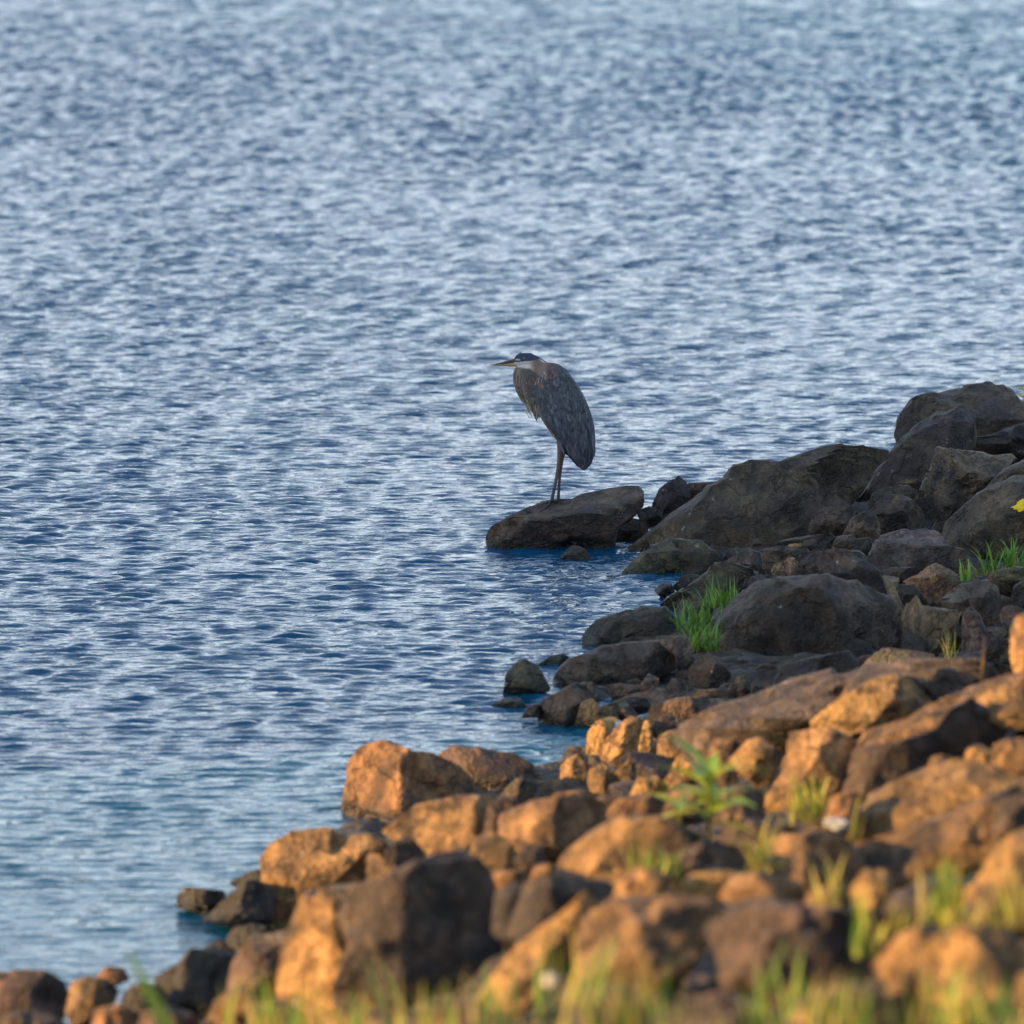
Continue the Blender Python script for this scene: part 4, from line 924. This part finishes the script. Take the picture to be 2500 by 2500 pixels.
from mathutils.bvhtree import BVHTree
bvh = BVHTree.FromPolygons([v.co[:] for v in body_me.vertices], [p.vertices[:] for p in body_me.polygons])
TY = [r[0] for r in TORSO]; TL = [r[1] for r in TORSO]; TR = [r[2] for r in TORSO]
frng = np.random.RandomState(4)
for side in (1, -1):
    items = []
    tries = [(frng.uniform(300, 1130), frng.uniform(0.03, 0.98)) for _ in range(430)]
    tries.sort()
    for (zy, u) in tries[::-1]:
        xl, xr = np.interp(zy, TY, TL), np.interp(zy, TY, TR)
        zx = xl + u * (xr - xl)
        if zx < np.interp(zy, [300, 420, 600, 730], [690, 650, 625, 625]): continue
        o_ = zp(zx, zy, side * 400); dirn = Vector((0, side, 0))
        loc, nor, idx, dist = bvh.ray_cast(Vector(o_), dirn)
        if loc is None: continue
        nrm = np.array(nor)
        tgt = zp(1000 + 75 * (u - 0.3) + frng.uniform(-40, 40), 1330, 0) - zp(zx, zy, 0)
        d = tgt / np.linalg.norm(tgt); d = d - nrm * d.dot(nrm)
        low = smooth(560, 900, np.array([zy]))[0]
        L = (46 + 110 * low) / 3.864 * HS * frng.uniform(0.8, 1.25)
        W = (24 + 16 * low) / 3.864 * HS * frng.uniform(0.8, 1.2)
        zd = np.array([d[0], -d[2]]) / HS * 3.864
        while L > 0.012 and zy + zd[1] * L > np.interp(zx + zd[0] * L, [930, 985, 1035, 1065, 1100, 1135, 1165], [1130, 1200, 1252, 1266, 1245, 1185, 1100]): L *= 0.9
        base = plumage(np.array([zx]), np.array([zy]), np.array([60.0 * side]))[0]
        k = frng.choice([0.62, 0.82, 1.0, 1.2, 1.5], p=[.17, .2, .28, .23, .12])
        items.append((np.array(loc), d, nrm, L, W, base * k, frng.uniform(-0.001, 0.004)))
    # long flight feathers closing over the tail
    for k in range(14):
        u = (k + 0.5) / 14
        zy = 760 + 120 * abs(u - 0.4); xl, xr = np.interp(zy, TY, TL), np.interp(zy, TY, TR)
        zx = xl + (0.12 + 0.82 * u) * (xr - xl)
        loc, nor, idx, dist = bvh.ray_cast(Vector(zp(zx, zy, side * 400)), Vector((0, side, 0)))
        if loc is None: continue
        nrm = np.array(nor)
        tgt = zp(1042 + 62 * u, 1266 - 60 * abs(u - 0.45), side * 8) - np.array(loc)
        L = min(np.linalg.norm(tgt), 0.33)
        items.append((np.array(loc), tgt, nrm, L, 0.021, np.array([0.040, 0.044, 0.056]) * frng.uniform(0.8, 1.4), 0.002))
    V, Fc, Cc = feather_mesh(items)
    wm = mesh_from('wing', V, Fc, smooth=False); color_attr(wm, Cc)
    obj('wing', wm, M_FEATHER, heron)
# shaggy breast plumes and shoulder plumes
items = []
for k in range(150):
    zy = frng.uniform(380, 690)
    fr = np.interp(zy, [270, 300, 350, 430, 530, 610, 680, 725], [470, 410, 393, 395, 428, 474, 545, 600])
    u = frng.uniform(0, 1) ** 1.3
    zx = fr + 6 + u * (650 - fr)
    side = frng.choice([1, -1], p=[.7, .3])
    loc, nor, idx, dist = bvh.ray_cast(Vector(zp(zx, zy, side * 400)), Vector((0, side, 0)))
    if loc is None: continue
    nrm = np.array(nor)
    tgt = zp(640, 800, 0) - np.array(loc) + np.array([frng.uniform(-.03, .01), 0, 0])
    c = np.array([(0.25, 0.205, 0.15), (0.11, 0.098, 0.09), (0.06, 0.048, 0.045), (0.40, 0.34, 0.23)][frng.choice(4, p=[.35, .3, .15, .2])])
    items.append((np.array(loc), tgt, nrm, frng.uniform(0.05, 0.10), frng.uniform(0.004, 0.009), c, frng.uniform(0, 0.006)))
for k in range(16):
    zx, zy = 560 + frng.uniform(-60, 50), 650 + frng.uniform(-30, 60)
    items.append((zp(zx, zy, frng.uniform(-20, 40)), zp(630, 760, 0) - zp(560, 640, 0) + frng.normal(0, .01, 3), np.array([-0.7, -0.5, 0.2]), frng.uniform(0.04, 0.08), 0.005, np.array([0.36, 0.30, 0.19]), 0.002))
V, Fc, Cc = feather_mesh(items)
bm_ = mesh_from('breast_plume', V, Fc, smooth=False); color_attr(bm_, Cc)
o = obj('breast_plume', bm_, M_FEATHER, heron); o['label'] = 'shaggy streaked tan plumes hanging from the breast'
items = []
for k in range(26):
    zx, zy = frng.uniform(600, 790), 0
    zy = 300 + (790 - zx) * 0.55 + frng.uniform(-25, 25)
    loc, nor, idx, dist = bvh.ray_cast(Vector(zp(zx, zy, 400)), Vector((0, 1, 0)))
    if loc is None: continue
    c = np.array([(0.44, 0.38, 0.34), (0.20, 0.14, 0.12), (0.30, 0.24, 0.2)][k % 3])
    items.append((np.array(loc), np.array([frng.uniform(-.3, .2), 0, -1.0]), np.array(nor), frng.uniform(0.025, 0.05), 0.005, c, 0.002))
V, Fc, Cc = feather_mesh(items)
bm_ = mesh_from('shoulder_plume', V, Fc, smooth=False); color_attr(bm_, Cc)
obj('shoulder_plume', bm_, M_FEATHER, heron)
# bill, eyes, crown plume
def bill(name, rings, c):
    s_ = Shell(); s_.loft([[zp(x, (t_ + b_) / 2 + (b_ - t_) / 2 * math.cos(a), w * math.sin(a)) for a in np.linspace(0, 2 * math.pi, 14, endpoint=False)] for (x, t_, b_, w) in rings])
    me_ = mesh_from(name, np.array(s_.v), s_.f); me_.set_sharp_from_angle(angle=math.radians(60))
    return obj(name, me_, c, heron)
m_up = plain_mat('bill_horn', (0.045, 0.030, 0.034), 0.35, 0.5)
m_lo = plain_mat('bill_yellow', (0.30, 0.185, 0.075), 0.35, 0.5, 0.2)
bill('upper_bill', [(460, 205, 250, 12), (415, 206, 245, 15), (350, 224, 253, 12), (270, 247, 262, 8), (210, 262, 268, 4), (178, 267.5, 269.5, 1)], m_up)
bill('lower_bill', [(455, 247, 283, 10), (415, 246, 284, 13), (370, 251, 284, 11), (320, 257, 277, 8), (250, 264, 275, 5), (196, 268, 271.5, 2)], m_lo)
m_eye = plain_mat('eye_amber', (0.50, 0.36, 0.10), 0.15, 0.6, 0.1); m_pu = plain_mat('pupil_black', (0.004, 0.004, 0.004), 0.1, 0.6, 0)
for side in (1, -1):
    for nm, rad, mt, dep in (('eye', 11, m_eye, 24), ('pupil', 6.5, m_pu, 30)):
        U, F = ico(3)
        me_ = mesh_from(nm, U * (rad / 3.864 * HS), F)
        oo = obj(nm, me_, mt, heron, loc=zp(503, 205, side * dep))
s_ = Shell(); s_.tube([zp(600, 178, 6), zp(650, 205, 8), zp(700, 238, 8), zp(745, 262, 8)], [0.004, 0.004, 0.003, 0.001], 6)
obj('crown_plume', mesh_from('crown_plume', np.array(s_.v), s_.f), plain_mat('plume_dark', (0.03, 0.04, 0.06)), heron)
s_ = Shell(); s_.tube([zp(455, 168, 0), zp(462, 150, 0), zp(482, 136, 0)], [0.003, 0.002, 0.0008], 6)
obj('crown_plume', mesh_from('crown_plume', np.array(s_.v), s_.f), bpy.data.materials['plume_dark'], heron)
# ------------------------------------------------------------------ grass, weeds and small things
bpy.context.view_layer.update()
dg = bpy.context.evaluated_depsgraph_get()
grng = np.random.RandomState(31)
GREENS = [(0.075, 0.19, 0.025), (0.12, 0.26, 0.035), (0.17, 0.30, 0.05)]
YELS = [(0.30, 0.29, 0.045), (0.38, 0.33, 0.07), (0.25, 0.30, 0.04), (0.42, 0.34, 0.11)]
def blade(V, Fc, Cc, p, az, lean, L, W, c, bend=0.5, K=6, tw=None):
    d0 = np.array([math.cos(az), math.sin(az), 0.0]); s = np.array([-d0[1], d0[0], 0.0])
    tw = grng.uniform(-0.8, 0.8) if tw is None else tw
    s = s * math.cos(tw) + d0 * math.sin(tw) * 0.7
    b0 = len(V); pos = np.array(p, float)
    for k in range(K):
        t = k / (K - 1)
        ang = lean + bend * t * t
        w = W * (1 - t ** 1.8) * (0.7 + 0.6 * min(1, t * 4)) + 0.0004
        V += [pos - s * w / 2, pos + s * w / 2]; cc = np.array(c) * (0.75 + 0.4 * t); Cc += [cc, cc]
        pos = pos + (d0 * math.sin(ang) + np.array([0, 0, math.cos(ang)])) * L / (K - 1)
    for k in range(K - 1):
        a = b0 + 2 * k; Fc.append((a, a + 1, a + 3, a + 2))
def place(px, py, Y=None):
    if Y is not None: return Vector(at(px, py, Y))
    loc, nor = hit(px, py)
    return loc
def tuft(px, py, n, L, W, spread, label, pal, group=None, lean=(0.05, 0.6), bend=(0.1, 0.9), Y=None, name='grass_tuft', cat='grass', az=None, sink=0.02):
    loc = place(px, py, Y)
    V, Fc, Cc = [], [], []
    for k in range(n):
        a = grng.uniform(0, 2 * math.pi) if az is None else az + grng.normal(0, 0.6)
        r = spread * math.sqrt(grng.uniform())
        a2 = grng.uniform(0, 2 * math.pi)
        blade(V, Fc, Cc, (r * math.cos(a2), r * math.sin(a2), -sink), a, grng.uniform(*lean), L * grng.uniform(0.5, 1.1), W * grng.uniform(0.7, 1.3), np.array(pal[grng.randint(len(pal))]) * grng.uniform(0.8, 1.2), grng.uniform(*bend), tw=None if az is None else 1.25)
    me_ = mesh_from(name, np.array(V), Fc, smooth=True); color_attr(me_, np.array(Cc))
    o = obj(name, me_, M_GRASS, loc=loc)
    return tag(o, label, cat, group)

tuft(1722, 1580, 90, 0.20, 0.009, 0.10, 'thick bright green grass tuft growing against the pitted boulder', GREENS, Y=34.7, lean=(0.0, 1.1), bend=(0.2, 1.2))
tuft(1705, 1530, 90, 0.22, 0.009, 0.13, 'feathery green grass tuft at the upper edge of the pitted boulder', GREENS, Y=35.35, lean=(0.0, 1.1), bend=(0.2, 1.2))
tuft(1765, 1475, 60, 0.20, 0.008, 0.10, 'small green sprig beside the layered greenish rock', GREENS, Y=35.9, lean=(0.0, 1.0))
tuft(2430, 1395, 34, 0.26, 0.012, 0.10, 'open green grass tuft with long arching blades under the yellow-marked boulder', GREENS, Y=36.9, lean=(0.1, 0.9), bend=(0.2, 1.4))
tuft(2490, 1390, 30, 0.22, 0.012, 0.09, 'short green grass clump beside the arching tuft', GREENS, Y=36.9, lean=(0.1, 0.9), bend=(0.2, 1.2))
tuft(2358, 1412, 9, 0.14, 0.014, 0.03, 'pair of short green shoots beside the hooded rock', GREENS, Y=36.0, lean=(0, 0.3))
tuft(2385, 1400, 60, 0.05, 0.012, 0.12, 'low cushion of yellow-green moss under the arching grass', [(0.10, 0.13, 0.02), (0.14, 0.15, 0.03)], Y=36.6, lean=(0.2, 1.2), name='moss_cushion', cat='moss')
tuft(2317, 1612, 16, 0.19, 0.006, 0.03, 'thin grass sprig in the black gap beside the upright stone', YELS, Y=33.6, lean=(0, 0.4))
tuft(2272, 1292, 3, 0.10, 0.004, 0.01, 'single dry straw beside the blocky tan boulder', [(0.34, 0.27, 0.15)], Y=38.4, lean=(0.5, 0.7), bend=(0, 0.1), az=0.2, cat='straw', name='dry_straw')
tuft(2393, 1690, 3, 0.26, 0.013, 0.008, 'dry golden reed blade standing at the crest of the bank', [(0.38, 0.25, 0.09)], Y=26.6, lean=(0.05, 0.2), bend=(0, 0.2), az=0.3, cat='reed', name='dry_reed')
tuft(1945, 2000, 26, 0.22, 0.012, 0.08, 'loose yellow-green grass under the brown shelf rock', YELS, Y=24.6)
tuft(1985, 1990, 18, 0.20, 0.011, 0.06, 'thin upright yellow-green grass beside the brown shelf rock', YELS, Y=24.8)
tuft(2080, 2045, 8, 0.24, 0.014, 0.03, 'single tall yellow-green blade clump beside the white scrap', YELS, Y=24.0, lean=(0.05, 0.35), bend=(0, 0.3), az=0.4)
tuft(1600, 2140, 30, 0.16, 0.012, 0.10, 'pale green grass patch at the foot of the warm orange boulder', GREENS + YELS, Y=22.4)
tuft(1850, 2120, 16, 0.26, 0.014, 0.05, 'drooping yellow grass over the blue-black shaded rock', YELS, Y=22.3, lean=(0.2, 0.9), bend=(0.4, 1.4))
tuft(2020, 2225, 14, 0.24, 0.018, 0.05, 'yellow grass beside the upright sunlit block', YELS, Y=20.2)
tuft(2300, 2255, 26, 0.24, 0.016, 0.07, 'tall bright green grass clump on the upper bank', GREENS + YELS, Y=19.0, lean=(0, 0.25))
tuft(2370, 2270, 22, 0.15, 0.016, 0.12, 'short yellow-green grass beside the tall green clump', YELS, Y=18.9)
tuft(2220, 2275, 20, 0.15, 0.016, 0.12, 'short grass above the brown stone on the upper bank', YELS, Y=19.0)
tuft(2480, 2240, 20, 0.22, 0.016, 0.10, 'yellow-green grass on the brown stone near the orange block', YELS, Y=18.9)
tuft(2110, 2320, 9, 0.22, 0.020, 0.04, 'upright grass growing over the wide dark slab', GREENS + YELS, Y=18.4, lean=(0, 0.25))
# bottom fringe of grass
k = 0
FR = 'tall yellow-green grass tuft in the fringe along the foot of the bank'; FRG = 'grass tufts of the near fringe'
for px_ in range(700, 2540, 112):
    for row in range(2):
        if grng.uniform() < 0.3: continue
        x_ = px_ + grng.uniform(-30, 30); y_ = 2500 + 70 * row + grng.uniform(-25, 30) - 45 * math.exp(-((px_ - 1500) / 260) ** 2)
        tuft(x_, y_, grng.randint(10, 14), grng.uniform(0.16, 0.30), 0.013, 0.10, FR, YELS + GREENS[1:], FRG, Y=17.6 - 1.2 * row + 0.8 * (x_ < 1300), lean=(0, 0.55), bend=(0, 0.9)); k += 1
tuft(435, 2540, 1, 0.42, 0.040, 0.010, 'single broad green blade leaning over the near stones', [(0.20, 0.29, 0.04)], Y=17.0, lean=(0.42, 0.50), bend=(0.0, 0.12), az=math.pi, cat='grass')
tuft(620, 2540, 26, 0.22, 0.013, 0.12, 'sparse tan grass at the foot of the pillar-like boulder', YELS, Y=19.0)

# leafy weed on the bank
def leaf_mesh(L, W, c):
    V, Fc, Cc = [], [], []
    K = 8
    for k in range(K):
        t = k / (K - 1); w = W * math.sin(math.pi * min(0.98, t ** 0.8 + 0.02)) * 0.5 + 0.001
        z = 0.25 * L * t - 0.35 * L * t * t
        V += [np.array([L * t, -w, z + 0.25 * w]), np.array([L * t, 0, z]), np.array([L * t, w, z + 0.25 * w])]
        Cc += [np.array(c), np.array(c) * 1.25, np.array(c) * 0.9]
    for k in range(K - 1):
        a = 3 * k; Fc += [(a, a + 1, a + 4, a + 3), (a + 1, a + 2, a + 5, a + 4)]
    me_ = mesh_from('leaf', np.array(V), Fc); color_attr(me_, np.array(Cc)); return me_
leafs = [leaf_mesh(0.22, 0.065, c) for c in ((0.24, 0.31, 0.03), (0.32, 0.35, 0.05), (0.13, 0.24, 0.04))]
for lf in leafs: lf.materials.append(M_GRASS)
def weed(px_, py_, Y, h, n, label, sc=1.0, lean=(0, 0)):
    root = obj('leafy_weed', None, loc=at(px_, py_, Y)); tag(root, label, 'plant')
    s_ = Shell(); s_.tube([np.array([0, 0, -0.05]), np.array([lean[0] * .4, 0, h * 0.5]), np.array([lean[0], lean[1], h])], [0.007 * sc, 0.006 * sc, 0.003 * sc], 6)
    sm_ = mesh_from('stem', np.array(s_.v), s_.f); color_attr(sm_, np.tile([0.16, 0.19, 0.04], (len(s_.v), 1)))
    obj('stem', sm_, M_GRASS, root)
    for k in range(n):
        t = 0.25 + 0.75 * k / max(1, n - 1)
        o = bpy.data.objects.new('leaf', leafs[k % 3]); col.objects.link(o); o.parent = root
        o.location = (lean[0] * t * t, lean[1] * t, h * t)
        o.rotation_euler = (grng.uniform(-.4, .4), grng.uniform(-0.75, 0.15), k * 2.4 + grng.uniform(-.4, .4))
        q = sc * grng.uniform(0.75, 1.1); o.scale = (q, q, q)
    return root
weed(1730, 2055, 23.4, 0.26, 18, 'bright yellow-green leafy weed growing up in front of the sunlit stones', 1.2)
weed(1660, 2010, 24.3, 0.12, 5, 'low leafy shoot spreading beside the taller weed', 0.85)
weed(2498, 985, 43.0, 0.10, 8, 'small dark green sprig on top of the tall back boulder', 0.35)
# white scrap
U, F = ico(3)
me_ = mesh_from('paper_scrap', U * np.array([0.05, 0.03, 0.02]) * (1 + 0.55 * fbm(U * 2.5, 3, 77))[:, None], F, smooth=False)
tag(obj('paper_scrap', me_, plain_mat('white_paper', (0.30, 0.32, 0.33), 0.8, 0.2, 0.3), loc=at(2045, 2012, 24.3)), 'crumpled white scrap lying in the grass beside a tall blade clump', 'litter')
# white flower head in the bottom grass
root = obj('clover_flower', None, loc=at(1343, 2500, 17.0)); tag(root, 'round white flower head standing in the near grass', 'flower')
s_ = Shell(); s_.tube([np.array([0, 0, -0.1]), np.array([0.005, 0, 0.05]), np.array([0, 0, 0.115])], [0.003, 0.003, 0.002], 6)
sm_ = mesh_from('stem', np.array(s_.v), s_.f); color_attr(sm_, np.tile([0.12, 0.19, 0.04], (len(s_.v), 1))); obj('stem', sm_, M_GRASS, root)
me_ = mesh_from('flower_head', U * 0.019 * (1 + 0.25 * vnoise(U * 9, 3))[:, None], F); obj('flower_head', me_, plain_mat('petal_white', (0.45, 0.42, 0.36), 0.8, 0.2, 0.1), root, loc=(0, 0, 0.12))
# yellow lichen on the rounded boulder
V, Fc = [], []
lr = np.random.RandomState(3)
for ring in (0.0, 0.55, 1.0):
    for k in range(16):
        a = k / 16 * 2 * math.pi; wob = 1 + (0.35 * lr.uniform(-1, 1) if ring == 1.0 else 0)
        ex, ey = 36 * ring * wob * math.cos(a), 11 * ring * wob * math.sin(a)
        loc, nor = hit(2500 + ex + 0.3 * ey, 1230 + ey - 0.42 * ex, yel_b)
        V.append(np.array(loc) + (0.006 if ring == 1.0 else 0.014) * (CAM - np.array(loc)) / 40)
for q_ in range(2):
    for k in range(16):
        k2 = (k + 1) % 16; Fc.append((q_ * 16 + k, q_ * 16 + k2, q_ * 16 + 16 + k2, q_ * 16 + 16 + k))
V = np.array(V) - np.array(yel_b.location)
me_ = mesh_from('lichen_patch', V, Fc)
o = obj('lichen_patch', me_, plain_mat('yellow_lichen', (0.62, 0.44, 0.03), 0.85, 0.1, 0.25, 60), yel_b)
o['label'] = 'bright yellow lichen patch'

# ------------------------------------------------------------------ wooded point across the water whose trees shade the heron's rocks
m_leaf = plain_mat('tree_leaves', (0.050, 0.085, 0.022), 0.6, 0.3, 0.4, 3)
m_bark = plain_mat('tree_bark', (0.10, 0.075, 0.055), 0.9, 0.1, 0.3, 6)
L2 = np.array([-SUN_DIR.x, -SUN_DIR.y]); P2 = np.array([-L2[1], L2[0]])
S0 = float(np.dot(np.array([0.45, 32.15]), P2))
trng = np.random.RandomState(8)
def tree(s, t, h, r, label, edge=False):
    q = L2 * t + P2 * s
    root = obj('shade_tree', None, loc=(q[0], q[1], 0.4)); tag(root, label, 'tree', 'trees on the wooded point')
    s_ = Shell(); s_.tube([np.array([0, 0, -0.6]), np.array([0.1, 0, h * 0.3]), np.array([0.2, 0.1, h * 0.62]), np.array([0.1, 0.2, h * 0.9])], [0.32, 0.26, 0.17, 0.05], 10)
    for k in range(7):
        a = k * 2.4; z = h * (0.3 + 0.07 * k)
        s_.tube([np.array([0.1, 0, z]), np.array([math.cos(a) * r * .4, math.sin(a) * r * .4, z + 1.0]), np.array([math.cos(a) * r * .8, math.sin(a) * r * .8, z + 2.2])], [0.10, 0.07, 0.02], 6)
    obj('trunk', mesh_from('trunk', np.array(s_.v), s_.f), m_bark, root)
    n = 9000
    U_ = trng.normal(size=(n, 3)); U_ /= np.linalg.norm(U_, axis=1, keepdims=True)
    rad = trng.uniform(0.25, 1.0, n) ** 0.5
    lump = 1 + 0.13 * fbm(U_ * 2.2 + s, 3, 5)
    C_ = U_ * (rad * lump)[:, None] * np.array([r, r, h * 0.42]) + np.array([0, 0, h * 0.58])
    a_ = trng.normal(size=(n, 3)); a_ /= np.linalg.norm(a_, axis=1, keepdims=True)
    b_ = np.cross(a_, trng.normal(size=(n, 3))); b_ /= np.linalg.norm(b_, axis=1, keepdims=True)
    sz = trng.uniform(0.14, 0.30, n)[:, None]
    V_ = np.concatenate([C_ - a_ * sz, C_ + b_ * sz * 0.5, C_ + a_ * sz, C_ - b_ * sz * 0.5], 1).reshape(-1, 3)
    F_ = np.arange(4 * n).reshape(-1, 4)
    obj('crown', mesh_from('crown', V_, F_, smooth=False), m_leaf, root)
TR_ = 'broad leafy tree on the unseen wooded point across the water'
for k, (s, t_) in enumerate(((4.5, -36), (10.2, -37), (16.4, -35.5), (7.5, -42), (13.5, -43), (22.5, -36), (28.8, -37), (35.0, -36), (41.3, -37), (47.5, -36.5), (54, -37), (60.4, -36), (66.8, -37), (73, -36), (79.5, -37), (86, -36))):  # trees further along the row are added to shade the far water
    tree(S0 + s, t_, 17.0 if k < 3 else 18, 4.5 if k < 3 else 4.6, TR_)
# the ground they stand on
q = L2 * -39 + P2 * (S0 + 45)
U, F = ico(4)
Vh = U * np.array([9, 52, 1.2]); Vh[:, 2] += 0.06 * fbm(Vh * 0.6, 3, 2)
me_ = mesh_from('wooded_point', Vh, F)
o = obj('wooded_point', me_, plain_mat('point_grass', (0.06, 0.09, 0.03), 0.9, 0.1, 0.4, 0.8), loc=(q[0], q[1], -0.4)); o.rotation_euler = (0, 0, math.atan2(P2[1], P2[0]) - math.pi / 2)
tag(o, 'low grassy point the trees stand on', None, kind='structure')

# ------------------------------------------------------------------ far shore of the lake, only seen mirrored in the water
n = 48000
wr = np.random.RandomState(12)
X_ = wr.uniform(-260, 260, n); top = 27 + 7 * fbm(np.stack([X_ / 14, 0 * X_, 0 * X_], 1), 4, 3)
Zc = wr.uniform(0, 1, n) ** 0.8 * np.clip(top, 12, 40); Y_ = 430 + wr.uniform(0, 10, n) + 0.2 * Zc
C_ = np.stack([X_, Y_, Zc + 0.3], 1)
a_ = wr.normal(size=(n, 3)); a_ /= np.linalg.norm(a_, axis=1, keepdims=True)
b_ = np.cross(a_, wr.normal(size=(n, 3))); b_ /= np.linalg.norm(b_, axis=1, keepdims=True)
sz = wr.uniform(0.6, 1.4, n)[:, None]
V_ = np.concatenate([C_ - a_ * sz, C_ + b_ * sz * 0.6, C_ + a_ * sz, C_ - b_ * sz * 0.6], 1).reshape(-1, 3)
o = obj('far_woods', mesh_from('far_woods', V_, np.arange(4 * n).reshape(-1, 4), smooth=False), plain_mat('far_leaves', (0.060, 0.054, 0.034), 0.8, 0.1, 0.4, 0.2))
tag(o, 'brown-green belt of woods on the far shore', 'woods', kind='stuff')
V_ = np.array([[-900, 424, -0.5], [900, 424, -0.5], [900, 430, 0.8], [-900, 430, 0.8], [900, 900, 6], [-900, 900, 6.]])
o = obj('far_shore', mesh_from('far_shore', V_, [(0, 1, 2, 3), (3, 2, 4, 5)]), plain_mat('far_soil', (0.10, 0.085, 0.05), 0.9, 0.1, 0.3, 0.05))
tag(o, 'low far shore of the lake', None, kind='structure')
